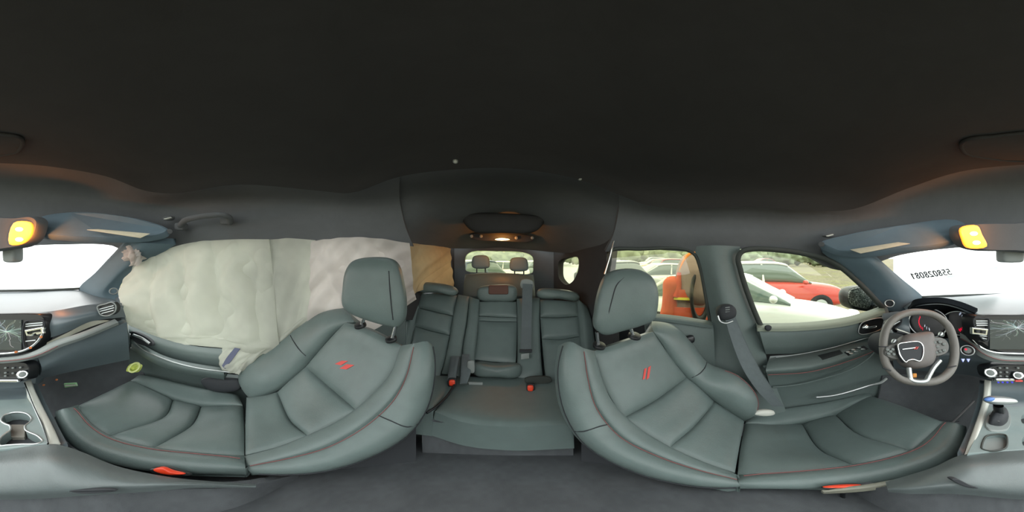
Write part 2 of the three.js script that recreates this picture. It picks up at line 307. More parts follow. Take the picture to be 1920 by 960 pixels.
struct('trim_7', loft([
  [[1300, 462, 3.08], [1340, 460, 3.0], [1388, 462, 3.06]],
  [[1312, 500, 3.08], [1345, 500, 2.98], [1386, 500, 3.05]],
  [[1324, 560, 3.08], [1358, 560, 2.97], [1402, 560, 3.04]],
  [[1333, 620, 3.08], [1375, 620, 2.98], [1424, 620, 3.03]],
  [[1336, 700, 3.06], [1395, 700, 2.98], [1446, 700, 3.02]],
  [[1338, 790, 3.04], [1410, 790, 2.98], [1482, 790, 3.0]]], { nu: 14, nv: 24, t: 0.06 }), M.door, 'dark grey middle pillar carrying the driver seat belt', 'pillar');
// tail of the cabin with its openings
const rearHole = sm([[872, 500], [873, 480], [884, 472], [930, 471], [985, 474], [999, 482], [1000, 500], [998, 512], [930, 511], [874, 508]], 4);
struct('trim_8', plate([[838, 440], [1052, 440], [1052, 575], [838, 575]], plane([850, 500, 4.25], [1040, 500, 4.25], [940, 560, 4.25]), { t: 0.05, bev: 0.5, holes: [rearHole] }), M.trim, 'dark tailgate lining round the rear window', 'tailgate lining');
const qL = plane([745, 500, 3.2], [855, 500, 4.3], [745, 560, 3.2]), qR = plane([1145, 500, 3.2], [1035, 500, 4.3], [1145, 560, 3.2]);
struct('trim_9', plate([[735, 440], [858, 440], [858, 600], [735, 600]], qL, { t: 0.05, bev: 0.5, holes: [sm([[765, 500], [772, 464], [800, 460], [836, 466], [845, 480], [845, 520], [838, 532], [770, 532]], 4)] }), M.headliner, 'black quarter panel round the passenger side rear window', 'quarter panel');
const qHole = sm([[1047, 505], [1049, 490], [1060, 484], [1083, 482], [1086, 492], [1083, 512], [1074, 528], [1062, 534], [1049, 522]], 4);
struct('trim_10', plate([[1030, 440], [1150, 440], [1142, 508], [1152, 680], [1030, 660]], qR, { t: 0.05, bev: 0.5, holes: [qHole] }), M.headliner, 'black quarter panel round the small driver side rear window', 'quarter panel');
// glass
struct('window_1', loft([[[-300, 454, 2.86], [100, 448, 2.86], [240, 450, 2.86]], [[-300, 548, 3.12], [80, 545, 3.12], [152, 543, 3.12]]], { nu: 12, nv: 4, t: 0.004 }), M.glass, 'windscreen above the passenger side dashboard', 'window');
struct('window_2', loft([[[1634, 478, 2.88], [1800, 456, 2.86], [2220, 448, 2.86]], [[1728, 559, 3.14], [1800, 555, 3.12], [2220, 547, 3.12]]], { nu: 12, nv: 4, t: 0.004 }), M.glass, 'windscreen above the gauges', 'window');
struct('window_3', plate(sm([[1382, 492], [1386, 474], [1402, 466], [1450, 468], [1500, 474], [1560, 490], [1612, 530], [1660, 580], [1590, 600], [1500, 610], [1424, 612], [1402, 560]], 4), 3.12, { t: 0.004, h: 0.001 }), M.sideGlass, 'driver door window with cars outside', 'window');
struct('window_4', plate([[1138, 462], [1302, 462], [1316, 500], [1334, 606], [1220, 596], [1138, 590]], 3.14, { t: 0.004, h: 0.001 }), M.rearGlass, 'tinted rear door window behind the driver headrest', 'window');
struct('window_5', plate(rearHole, 4.28, { t: 0.004, h: 0.001 }), M.rearGlass, 'tinted tailgate window behind two headrests', 'window');
struct('window_6', plate(qHole, (x, y) => qR(x, y) + 0.03, { t: 0.004, h: 0.001 }), M.rearGlass, 'small rounded tinted quarter window', 'window');
// seals and edges of the glass
{
  const a = struct('trim_11', tube([[1428, 614, 3.0], [1418, 592, 3.0], [1400, 545, 3.0], [1388, 505, 3.0], [1384, 484, 3.0], [1391, 472, 3.0], [1410, 467, 3.0], [1450, 468, 3.0], [1505, 475, 3.0], [1560, 491, 3.0], [1610, 530, 3.0], [1655, 577, 3.0]], 0.018, { n: 90 }), M.rubber, 'rubber seal round the driver door window', 'window seal');
  struct('trim_12', tube([[1140, 512, 3.08], [1144, 490, 3.08], [1147, 470, 3.08], [1200, 467, 3.08], [1280, 467, 3.08], [1302, 477, 3.08], [1312, 500, 3.08], [1322, 550, 3.08], [1331, 604, 3.08]], 0.012, { n: 80 }), M.rubber, 'rubber seal round the rear door window', 'window seal');
  struct('trim_13', tube([[-300, 547, 3.08], [80, 544, 3.08], [150, 541, 3.08]], 0.008), M.rubber, 'thin seal along the windscreen base, passenger side', 'window seal');
  struct('trim_14', tube([[1728, 557, 3.08], [1800, 554, 3.08], [2220, 546, 3.08]], 0.008), M.rubber, 'thin seal along the windscreen base over the gauges', 'window seal');
}

struct('trim_15', tube([[1134, 514, 3.06], [1141, 490, 3.06], [1147, 469, 3.06], [1152, 452, 3.04]], 0.006), M.chrome, 'bright edge of the rear door window frame', 'window trim');
// ---------------------------------------------------------------- front seats
function shift(rows, dx = 0) { return rows.map((r) => r.map((p) => [p[0] + dx, p[1], p[2]])); }
function stitch(parent, name, pts, r = 0.0022, m = M.thread) { part(parent, name, tube(pts, r, { m: 5, n: pts.length * 8 }), m, 'red stitched seam'); }
{
  const s = thing('front_seat', 'black leather front passenger seat with red slash emblem beside the deployed airbags', 'car seat');
  const L = M.leather, C = M.leather;
  const J = [[462, 745, 2.92], [460, 802, 2.65], [460, 853, 2.44]];
  const c1 = [[573, 688, 2.86], [620, 728, 2.72], [669, 770, 2.52]], c2 = [[520, 735, 2.88], [545, 790, 2.66], [577, 817, 2.5]];
  const up = part(s, 'backrest_panel', loft([[[648, 604, 2.80], [692, 618, 2.70], [752, 648, 2.58]], [[612, 642, 2.84], [668, 665, 2.72], [735, 700, 2.55]], c1], { b: 0.035, t: 0.04 }), L);
  part(up, 'emblem', merge([[[627, 683], [641, 676], [639, 684], [653, 677]], [[636, 692], [650, 683], [649, 693], [664, 684]]].map(([a, b, c, d]) => loft([[onFace(up.geometry, ...a), onFace(up.geometry, ...b)], [onFace(up.geometry, ...c), onFace(up.geometry, ...d)]], { nu: 3, nv: 3, t: 0.002 }))), M.red, 'two red slashes');
  part(s, 'backrest_panel', loft([c1, [[545, 712, 2.87], [585, 762, 2.69], [625, 797, 2.51]], c2], { b: 0.035, t: 0.04 }), L);
  part(s, 'backrest_panel', loft([c2, [[495, 741, 2.9], [505, 798, 2.66], [520, 838, 2.47]], J], { b: 0.03, t: 0.03 }), L);
  const fb = part(s, 'side_bolster', loft([
    [[650, 576, 2.95], [656, 588, 2.87], [664, 603, 2.81]], [[600, 590, 3.0], [615, 610, 2.9], [628, 624, 2.84]], [[553, 621, 3.02], [575, 647, 2.92], [590, 668, 2.86]],
    [[505, 652, 3.05], [530, 690, 2.94], [548, 712, 2.88]], [[465, 675, 3.05], [485, 708, 2.96], [508, 738, 2.9]], [[447, 708, 3.05], [452, 727, 2.98], [468, 748, 2.92]]], { b: 0.06, t: 0.12, k: 2.4, nv: 28 }), L);
  stitch(fb, 'seam', [0.15, 0.4, 0.65, 0.9].map((u) => fb.geometry.at(u, 0.42)), 0.003, M.blackMatte);
  const inn = [[[752, 648, 2.57], [776, 644, 2.49]], [[736, 698, 2.54], [762, 706, 2.45]], [[700, 740, 2.52], [734, 752, 2.43]], [[640, 788, 2.5], [680, 800, 2.4]], [[577, 818, 2.48], [612, 838, 2.38]], [[515, 842, 2.46], [530, 862, 2.37]], [[456, 856, 2.44], [460, 876, 2.36]]];
  const out = [[[776, 644, 2.49], [800, 640, 2.47], [814, 650, 2.56]], [[762, 706, 2.45], [796, 702, 2.42], [815, 690, 2.56]], [[734, 752, 2.43], [778, 768, 2.41], [803, 748, 2.54]], [[680, 800, 2.4], [738, 815, 2.38], [775, 797, 2.5]], [[612, 838, 2.38], [665, 852, 2.36], [715, 840, 2.45]], [[530, 862, 2.37], [585, 874, 2.34], [620, 876, 2.38]], [[460, 876, 2.36], [468, 884, 2.34], [475, 891, 2.34]]];
  part(s, 'side_bolster', loft(inn, { b: 0.03, t: 0.03, nv: 30, k: 2.6 }), L);
  const ob = part(s, 'side_bolster', loft(out, { b: 0.035, t: 0.06, nv: 30, k: 2.6 }), L);
  stitch(ob, 'stitching', along(ob.geometry, 0.05));
  stitch(ob, 'piping', along(ob.geometry, 0.74), 0.004, M.blackMatte);
  stitch(ob, 'seam', [0.03, 0.25, 0.5, 0.72].map((u) => ob.geometry.at(u, 0.42)), 0.003, M.blackMatte);
  // cushion
  const e0 = [[245, 714, 3.02], [195, 738, 2.78], [142, 763, 2.5]], s1 = [[325, 750, 3.0], [300, 790, 2.7], [206, 818, 2.47]], s2 = [[378, 762, 2.98], [354, 804, 2.67], [288, 840, 2.44]];
  part(s, 'cushion_panel', loft([e0, [[285, 733, 3.0], [250, 766, 2.74], [172, 797, 2.48]], s1], { b: 0.035, t: 0.03 }), C);
  part(s, 'cushion_panel', loft([s1, [[350, 757, 2.99], [328, 798, 2.68], [246, 830, 2.45]], s2], { b: 0.035, t: 0.03 }), C);
  part(s, 'cushion_panel', loft([s2, [[420, 762, 2.95], [410, 805, 2.66], [372, 850, 2.43]], [[455, 760, 2.93], [458, 806, 2.64], [458, 854, 2.44]]], { b: 0.03, t: 0.03 }), C);
  part(s, 'cushion_bolster', loft([[[262, 702, 3.08], [245, 714, 3.0]], [[335, 719, 3.08], [325, 750, 2.98]], [[400, 733, 3.06], [378, 762, 2.96]], [[447, 742, 3.04], [455, 760, 2.92]]], { b: 0.03, t: 0.04, nv: 20 }), C);
  const nb = [[[142, 763, 2.5], [120, 766, 2.43], [103, 772, 2.46]], [[172, 797, 2.48], [140, 806, 2.4], [116, 806, 2.44]], [[206, 819, 2.46], [180, 838, 2.37], [152, 838, 2.4]], [[288, 841, 2.43], [262, 862, 2.34], [235, 868, 2.37]], [[372, 851, 2.43], [360, 872, 2.33], [345, 884, 2.34]], [[458, 855, 2.43], [460, 876, 2.33], [462, 891, 2.34]]];
  const cb = part(s, 'cushion_bolster', loft(nb, { b: 0.035, t: 0.08, nv: 28, k: 2.6 }), C);
  stitch(cb, 'stitching', along(cb.geometry, 0.22));
  part(s, 'seat_base', loft([[[150, 815, 2.62], [300, 850, 2.6], [480, 862, 2.58], [640, 850, 2.6], [780, 790, 2.7]], [[170, floorRow(2.62), 2.62], [300, floorRow(2.6), 2.6], [480, floorRow(2.58), 2.58], [640, floorRow(2.6), 2.6], [780, floorRow(2.7), 2.7]]], { t: 0.4, nu: 24, nv: 4 }), M.blackMatte, 'black plastic seat base');
  // headrest
  const h = part(s, 'headrest', blob(sm([[645, 572], [645, 540], [651, 506], [664, 489], [700, 482], [736, 486], [748, 497], [757, 530], [762, 570], [759, 600], [748, 613], [735, 612], [700, 603], [658, 586]], 6), 2.62, { f: 0.085, r: 0.07, k: 3.2, m: 10 }), M.leather);
  stitch(h, 'seam', [[729, 508, 2.548], [731, 540, 2.54], [734, 575, 2.54], [737, 600, 2.55]], 0.0035, M.blackMatte);
  for (const [a, b2] of [[[686, 588, 2.62], [677, 611, 2.66]], [[744, 604, 2.58], [735, 637, 2.6]]]) { const p = part(s, 'headrest_post', tube([a, b2], 0.011), M.chrome, 'chrome headrest post'); part(p, 'collar', knob(b2[0] - 1, b2[1] + 1, b2[2], 11, 0.018, { n3: [-0.1, 1, 0.4] }), M.black); }
}
{
  const s = thing('front_seat', 'black leather driver seat with red slash emblem facing the steering wheel', 'car seat');
  const L = M.leather, C = M.leather;
  const c1 = [[1168, 784, 2.52], [1230, 750, 2.70], [1288, 708, 2.87]], c2 = [[1256, 838, 2.48], [1300, 801, 2.66], [1342, 752, 2.89]], J = [[1378, 886, 2.43], [1386, 840, 2.62], [1396, 788, 2.91]];
  const up = part(s, 'backrest_panel', loft([[[1114, 658, 2.58], [1170, 640, 2.68], [1224, 622, 2.81]], [[1130, 716, 2.55], [1192, 690, 2.70], [1256, 668, 2.85]], c1], { b: 0.035, t: 0.04 }), L);
  part(up, 'emblem', merge([[[1205, 712], [1208, 692], [1210, 710], [1213, 690]], [[1212, 712], [1216, 689], [1217, 708], [1221, 686]]].map(([a, b, c, d]) => loft([[onFace(up.geometry, ...a), onFace(up.geometry, ...b)], [onFace(up.geometry, ...c), onFace(up.geometry, ...d)]], { nu: 3, nv: 3, t: 0.002 }))), M.red, 'two red slashes');
  part(s, 'backrest_panel', loft([c1, [[1210, 813, 2.5], [1265, 780, 2.68], [1316, 728, 2.88]], c2], { b: 0.035, t: 0.04 }), L);
  part(s, 'backrest_panel', loft([c2, [[1316, 866, 2.46], [1342, 826, 2.64], [1370, 770, 2.9]], J], { b: 0.03, t: 0.03 }), L);
  const fb = part(s, 'side_bolster', loft([
    [[1222, 602, 2.95], [1222, 612, 2.88], [1226, 622, 2.83]], [[1262, 612, 3.0], [1254, 632, 2.91], [1242, 645, 2.84]], [[1292, 642, 3.0], [1280, 668, 2.92], [1262, 680, 2.86]], [[1325, 682, 2.98], [1312, 705, 2.9], [1290, 712, 2.88]],
    [[1382, 706, 2.93], [1366, 728, 2.84], [1330, 744, 2.88]], [[1412, 738, 2.9], [1398, 757, 2.83], [1364, 768, 2.9]], [[1416, 770, 2.9], [1408, 782, 2.86], [1395, 791, 2.92]]], { b: 0.06, t: 0.12, k: 2.4, nv: 30 }), L);
  stitch(fb, 'seam', [0.15, 0.4, 0.65, 0.9].map((u) => fb.geometry.at(u, 0.48)), 0.003, M.blackMatte);
  stitch(fb, 'stitching', along(fb.geometry, 0.2, 12, 0.6, 0.97));
  const inn = [[[1114, 658, 2.57], [1095, 653, 2.49]], [[1128, 714, 2.54], [1104, 716, 2.45]], [[1148, 756, 2.52], [1120, 766, 2.43]], [[1200, 806, 2.5], [1165, 820, 2.41]], [[1265, 845, 2.47], [1240, 860, 2.39]], [[1330, 874, 2.45], [1320, 887, 2.37]], [[1380, 889, 2.43], [1390, 903, 2.36]]];
  const out = [[[1095, 653, 2.49], [1070, 641, 2.47], [1046, 648, 2.57]], [[1104, 716, 2.45], [1066, 702, 2.43], [1042, 700, 2.58]], [[1120, 766, 2.43], [1082, 772, 2.41], [1053, 768, 2.56]], [[1165, 820, 2.41], [1120, 828, 2.38], [1088, 822, 2.5]], [[1240, 860, 2.39], [1205, 872, 2.35], [1170, 874, 2.45]], [[1320, 887, 2.37], [1300, 898, 2.33], [1285, 903, 2.38]], [[1390, 903, 2.36], [1390, 909, 2.33], [1392, 914, 2.34]]];
  part(s, 'side_bolster', loft(inn, { b: 0.03, t: 0.03, nv: 30, k: 2.6 }), L);
  const ob = part(s, 'side_bolster', loft(out, { b: 0.035, t: 0.06, nv: 30, k: 2.6 }), L);
  stitch(ob, 'stitching', along(ob.geometry, 0.05));
  stitch(ob, 'piping', along(ob.geometry, 0.7), 0.004, M.blackMatte);
  stitch(ob, 'seam', [0.03, 0.25, 0.5, 0.7].map((u) => ob.geometry.at(u, 0.42)), 0.003, M.blackMatte);
  const e0 = [[1632, 742, 3.05], [1700, 766, 2.78], [1768, 791, 2.52]], s1 = [[1566, 778, 3.02], [1616, 820, 2.7], [1708, 846, 2.48]], s2 = [[1503, 794, 3.0], [1540, 846, 2.67], [1602, 873, 2.44]];
  part(s, 'cushion_panel', loft([e0, [[1600, 760, 3.04], [1656, 792, 2.74], [1740, 819, 2.5]], s1], { b: 0.035, t: 0.03 }), C);
  part(s, 'cushion_panel', loft([s1, [[1535, 786, 3.01], [1580, 832, 2.68], [1658, 860, 2.46]], s2], { b: 0.035, t: 0.03 }), C);
  part(s, 'cushion_panel', loft([s2, [[1450, 796, 2.97], [1460, 850, 2.65], [1490, 886, 2.43]], [[1398, 793, 2.93], [1388, 843, 2.63], [1383, 890, 2.43]]], { b: 0.03, t: 0.03, wave: (u, v) => 0.008 * Math.exp(-(((u - 0.25) / 0.08) ** 2) - ((v - 0.35) / 0.2) ** 2) }), C);
  part(s, 'cushion_bolster', loft([[[1634, 737, 3.08], [1632, 742, 3.03]], [[1588, 746, 3.08], [1566, 778, 3.0]], [[1525, 758, 3.06], [1503, 794, 2.98]], [[1440, 772, 3.04], [1440, 800, 2.94]], [[1398, 786, 3.0], [1398, 794, 2.92]]], { b: 0.03, t: 0.04, nv: 20 }), C);
  const nb = [[[1768, 791, 2.52], [1792, 793, 2.45], [1812, 800, 2.48]], [[1740, 820, 2.5], [1780, 830, 2.41], [1810, 836, 2.44]], [[1708, 847, 2.47], [1748, 858, 2.37], [1782, 866, 2.4]], [[1602, 874, 2.43], [1640, 890, 2.34], [1665, 898, 2.36]], [[1490, 887, 2.42], [1508, 903, 2.33], [1520, 913, 2.33]], [[1383, 891, 2.42], [1385, 905, 2.33], [1388, 916, 2.33]]];
  const cb = part(s, 'cushion_bolster', loft(nb, { b: 0.035, t: 0.08, nv: 28, k: 2.6 }), C);
  stitch(cb, 'stitching', along(cb.geometry, 0.22));
  part(s, 'seat_base', loft([[[1090, 790, 2.7], [1230, 850, 2.6], [1400, 870, 2.58], [1600, 862, 2.6], [1770, 830, 2.62]], [[1090, floorRow(2.7), 2.7], [1230, floorRow(2.6), 2.6], [1400, floorRow(2.58), 2.58], [1600, floorRow(2.6), 2.6], [1770, floorRow(2.62), 2.62]]], { t: 0.4, nu: 24, nv: 4 }), M.blackMatte, 'black plastic seat base');
  const h = part(s, 'headrest', blob(sm([[1113, 612], [1114, 585], [1121, 548], [1135, 516], [1160, 505], [1195, 505], [1220, 518], [1231, 542], [1231, 575], [1224, 598], [1200, 610], [1165, 620], [1130, 627]], 6), 2.62, { f: 0.085, r: 0.07, k: 3.2, m: 10 }), M.leather);
  stitch(h, 'seam', [[1170, 520, 2.552], [1156, 535, 2.542], [1148, 560, 2.54], [1141, 590, 2.545], [1138, 612, 2.56]], 0.0035, M.blackMatte);
  for (const [a, b2] of [[[1119, 622, 2.58], [1122, 649, 2.6]], [[1180, 608, 2.64], [1188, 631, 2.66]]]) { const p = part(s, 'headrest_post', tube([a, b2], 0.011), M.chrome, 'chrome headrest post'); part(p, 'collar', knob(b2[0] + 1, b2[1] + 1, b2[2], 12, 0.018, { n3: [0.1, 1, 0.4] }), M.black); }
}

// ---------------------------------------------------------------- rear bench and third row
{
  const s = thing('rear_bench', 'black leather second row bench with three backrests behind the front seats', 'car seat');
  const R = M.leather, bk = (y) => 3.6 - (y - 545) / 155 * 0.4, q = (rows) => rows.map((r) => r.map(([x, y, e = 0]) => [x, y, bk(y) + e]));
  const pad = (name, rows, m = R, b = 0.03, o = {}) => part(s, name, loft(q(rows), { b, t: 0.12, nu: 14, nv: 10, ...o }), m);
  pad('backrest_panel', [[[788, 548], [822, 550], [857, 554]], [[782, 576], [815, 584], [850, 592]]]);
  pad('backrest_panel', [[[782, 577], [815, 585], [850, 593]], [[776, 611], [808, 620], [843, 628]]]);
  pad('backrest_panel', [[[776, 612], [808, 621], [843, 629]], [[768, 655], [802, 662], [836, 668]], [[758, 702], [790, 708], [822, 712]]]);
  pad('side_bolster', [[[772, 556, 0.03], [788, 550, -0.02]], [[758, 600, 0.03], [778, 600, -0.02]], [[744, 660, 0.03], [766, 655, -0.02]], [[738, 705, 0.03], [758, 702, -0.02]]], R, 0.04);
  pad('side_bolster', [[[858, 552], [880, 556]], [[848, 600], [876, 604]], [[842, 640], [868, 650]], [[828, 700], [862, 706]]], R, 0.04);
  pad('centre_bolster', [[[880, 556], [899, 562]], [[876, 604], [897, 612]], [[868, 650], [892, 660]], [[866, 690], [889, 692]]], R, 0.04);
  const mid = pad('centre_backrest', [[[899, 566], [930, 565], [968, 566]], [[898, 592], [930, 594], [969, 595]]], M.leather, 0.018);
  pad('centre_backrest', [[[898, 593], [930, 595], [969, 596]], [[897, 601], [930, 603], [969, 603]]], M.leather, 0.01);
  pad('centre_backrest', [[[897, 602], [930, 604], [969, 604]], [[894, 640], [930, 642], [969, 642]], [[889, 674], [925, 678], [967, 680]]], M.leather, 0.022);
  pad('centre_bolster', [[[969, 560], [1012, 558]], [[970, 610], [1012, 610]], [[970, 660], [1014, 660]], [[968, 712], [1018, 715]]], R, 0.035);
  part(s, 'centre_roll', blob(sm([[890, 681], [930, 683], [975, 684], [978, 695], [972, 706], [930, 706], [892, 703], [886, 692]], 5), 3.18, { f: 0.07, r: 0.1 }), R);
  const ch = part(s, 'centre_headrest', blob(sm([[897, 540], [930, 534], [966, 537], [970, 550], [966, 563], [930, 565], [899, 562], [894, 552]], 5), 3.6, { f: 0.06, r: 0.08, k: 4 }), R);
  part(ch, 'cover', plate(rr(916, 535, 953, 552, 3), 3.53, { t: 0.03, bev: 1 }), std({ color: '#54352a', roughness: 0.7, bumpMap: grain, bumpScale: 0.0005 }), 'reddish brown flap');
  pad('backrest_panel', [[[1013, 562], [1048, 563], [1083, 566]], [[1013, 594], [1048, 595], [1085, 592]]]);
  pad('backrest_panel', [[[1013, 595], [1048, 596], [1085, 593]], [[1016, 635], [1050, 636], [1088, 630]]]);
  pad('backrest_panel', [[[1016, 636], [1050, 637], [1088, 631]], [[1020, 680], [1055, 680], [1094, 672]], [[1026, 730], [1060, 728], [1102, 720]]]);
  pad('side_bolster', [[[1084, 560, -0.02], [1097, 572, 0.04]], [[1087, 600, -0.02], [1108, 605, 0.04]], [[1092, 660, -0.02], [1115, 660, 0.04]], [[1100, 715, -0.02], [1120, 715, 0.04]]], R, 0.04);
  for (const [x0, y0, x1, y1] of [[787, 540, 857, 546], [1011, 551, 1085, 556]]) part(s, 'folded_headrest', blob(sm([[x0, y0 - 9], [(x0 + x1) / 2, y0 - 9], [x1 - 4, y1 - 7], [x1 + 2, y1 + 1], [x1 - 4, y1 + 8], [(x0 + x1) / 2, y0 + 9], [x0, y0 + 7], [x0 - 5, y0 - 1]], 5), 3.5, { f: 0.07, r: 0.09, k: 2.4 }), R, 'headrest folded forward');
  // cushion
  part(s, 'cushion', loft([[[858, 706, 3.2], [920, 707, 3.2], [985, 708, 3.2], [1060, 716, 3.12]], [[842, 738, 2.97], [910, 748, 2.95], [985, 752, 2.94], [1065, 752, 2.9]], [[815, 772, 2.72], [870, 792, 2.68], [950, 800, 2.66], [1075, 796, 2.64]]], { b: 0.03, t: 0.16, nu: 30, nv: 20 }), M.leather);
  part(s, 'cushion', loft([[[765, 704, 3.2], [810, 705, 3.2], [856, 706, 3.2]], [[770, 738, 2.97], [805, 738, 2.97], [840, 738, 2.97]], [[780, 768, 2.74], [796, 770, 2.73], [812, 773, 2.72]]], { b: 0.03, t: 0.16, nu: 18, nv: 16 }), M.leather);
  stitch(s, 'seam', [[866, 758, 2.86], [900, 764, 2.83], [950, 767, 2.82], [984, 766, 2.82]], 0.006, M.leather);
  part(s, 'cushion_front', loft([[[790, 782, 2.74], [860, 797, 2.7], [950, 803, 2.68], [1075, 800, 2.66]], [[792, floorRow(2.82), 2.82], [860, floorRow(2.8), 2.8], [950, floorRow(2.78), 2.78], [1075, floorRow(2.78), 2.78]]], { t: 0.02, nu: 20, nv: 6 }), M.carpet, 'dark carpeted front of the bench');
  part(s, 'pull_tab', plate([[878, 716], [905, 717], [905, 725], [880, 723]], 3.06, { t: 0.01 }), M.grey, 'small grey release loop');
}
for (const [x0, y0, x1, y1, lb] of [[885, 479, 918, 503, 'grey third row headrest nearer the passenger side, against the tailgate window'], [956, 483, 990, 508, 'grey third row headrest nearer the driver side, against the tailgate window']]) {
  const t = thing('third_row_headrest', lb, 'headrest', 'third row headrests');
  part(t, 'pad', blob(sm([[x0, y1 - 4], [x0 + 2, y0 + 3], [x0 + 8, y0], [x1 - 8, y0], [x1 - 2, y0 + 4], [x1, y1 - 3], [x1 - 5, y1], [x0 + 5, y1]], 5), 4.0, { f: 0.05, r: 0.05, k: 4 }), std({ color: '#6b7a7d', roughness: 0.8 }));
  for (const x of [x0 + 9, x1 - 8]) part(t, 'post', tube([[x, y1 - 2, 4.0], [x, y1 + 8, 4.0]], 0.006), M.black);
}
single('third_row_bench', loft([[[872, 514, 4.02], [930, 512, 4.02], [1000, 515, 4.02]], [[870, 530, 3.96], [930, 530, 3.96], [1002, 532, 3.96]], [[868, 560, 3.9], [930, 560, 3.9], [1004, 560, 3.9]]], { b: 0.03, t: 0.1 }), M.leather, 'low dark third row backrest under the tailgate window', 'car seat');
// seat belts and buckles of the bench
{
  const b = thing('seat_belt', 'grey webbing of the centre rear belt hanging over the bench backrest', 'seat belt');
  part(b, 'webbing', loft([[[980, 532, 3.52], [998, 533, 3.52]], [[978, 600, 3.38], [997, 600, 3.38]], [[976, 660, 3.22], [996, 660, 3.22]]], { t: 0.004, nu: 4, nv: 16 }), M.strap);
  part(b, 'stop_bar', plate([[974, 656], [998, 656], [997, 661], [974, 661]], 3.2, { t: 0.02 }), M.blackMatte);
  part(b, 'care_label', plate([[977, 664], [992, 662], [992, 672], [977, 674]], 3.2, { t: 0.002, h: 0.001 }), M.grey, 'small printed belt label');
  part(b, 'guide', plate(sm([[978, 525], [998, 526], [1000, 540], [977, 540]], 4), 3.56, { t: 0.03 }), M.grey);
}
for (const [x, y, d, lb, w] of [[848, 690, 3.14, 'black rear buckle stalk with orange red button beside the twin belt straps', 1], [995, 712, 3.1, 'black rear buckle with orange red button lying by the driver side backrest', 0]]) {
  const t = thing('seat_buckle', lb, 'buckle', 'rear seat buckles');
  if (w) part(t, 'stalk', loft([[[846, 668, 3.22], [862, 668, 3.22]], [[842, 690, 3.14], [857, 690, 3.12]], [[838, 714, 3.04], [854, 716, 3.04]]], { b: 0.008, t: 0.012, nu: 6, nv: 10 }), M.strap);
  else part(t, 'stalk', plate(sm([[984, 710], [1032, 708], [1034, 716], [986, 718]], 4), 3.08, { t: 0.02 }), M.rubber);
  const by = w ? 717 : 727; part(t, 'housing', blob(sm(rr(x - 8, by - 8, x + 8, by + 7, 3, 2), 2), 3.02, { f: 0.02, r: 0.02, k: 4 }), M.blackMatte);
  part(t, 'button', blob(sm(rr(x - 6, by - 5, x + 5, by + 6, 3, 2), 2), 3.0, { f: 0.012, r: 0.008, k: 4 }), M.buckleRed, 'orange red release button');
}
{
  const t = thing('belt_strap', 'dark folded belt strap crossing beside the rear buckle', 'seat belt');
  part(t, 'webbing', loft([[[866, 664, 3.2], [880, 664, 3.2]], [[864, 690, 3.1], [884, 690, 3.1]], [[862, 720, 3.02], [876, 718, 3.02]]], { b: 0.01, t: 0.01, nu: 6, nv: 10 }), M.strap);
  part(t, 'tongue', blob(sm(rr(876, 676, 890, 700, 4, 2), 2), 3.1, { f: 0.015, r: 0.01 }), M.grey);
  part(t, 'cord', tube([[852, 722, 2.98], [836, 745, 2.86], [816, 764, 2.75], [800, 774, 2.7]], 0.008), M.black);
}
// rear roof console with lamp
{
  const t = thing('roof_console', 'dark rounded rear roof console with a lit amber lamp', 'roof console');
  part(t, 'shell', blob(sm([[865, 404], [880, 400], [940, 400], [1010, 406], [1021, 412], [1012, 428], [995, 437], [940, 438], [895, 437], [876, 426]], 5), 3.62, { f: 0.09, r: 0.05, k: 3 }), M.headliner);
  const lens = part(t, 'lamp_plate', plate(sm([[880, 440], [940, 438], [1000, 444], [998, 452], [940, 452], [884, 448]], 4), 3.85, { t: 0.03 }), M.blackMatte);
  part(lens, 'bulb', blob(sm([[928, 449], [940, 446.5], [956, 449], [940, 451]], 4), 3.83, { f: 0.01, r: 0.01 }), M.bulb, 'amber glowing lamp');
  for (const x of [884, 902, 968, 998]) part(lens, 'button', knob(x, 443 + (x > 940 ? 3 : 0), 3.84, 3, 0.012), M.grey);
  const l = new THREE.PointLight('#ff9a3c', 0.2); l.position.copy(P(942, 450, 3.76)); l.castShadow = true; scene.add(l); l.name = 'rear_lamp_light';
}
for (const [x, y, lb] of [[854, 301, 'small grey clip in the headliner above the rear passenger side'], [1088, 333, 'small grey clip on the headliner rim above the rear driver side']]) {
  const t = thing('headliner_clip', lb, 'clip', 'headliner clips'); const d = cd(y, 3.0) - 0.015;
  part(t, 'base', knob(x, y, d, 5, 0.012, { n3: [0, -1, 0.6] }), M.grey); part(t, 'cap', knob(x, y, d - 0.008, 3, 0.012, { n3: [0, -1, 0.6] }), M.lightPlastic);
}

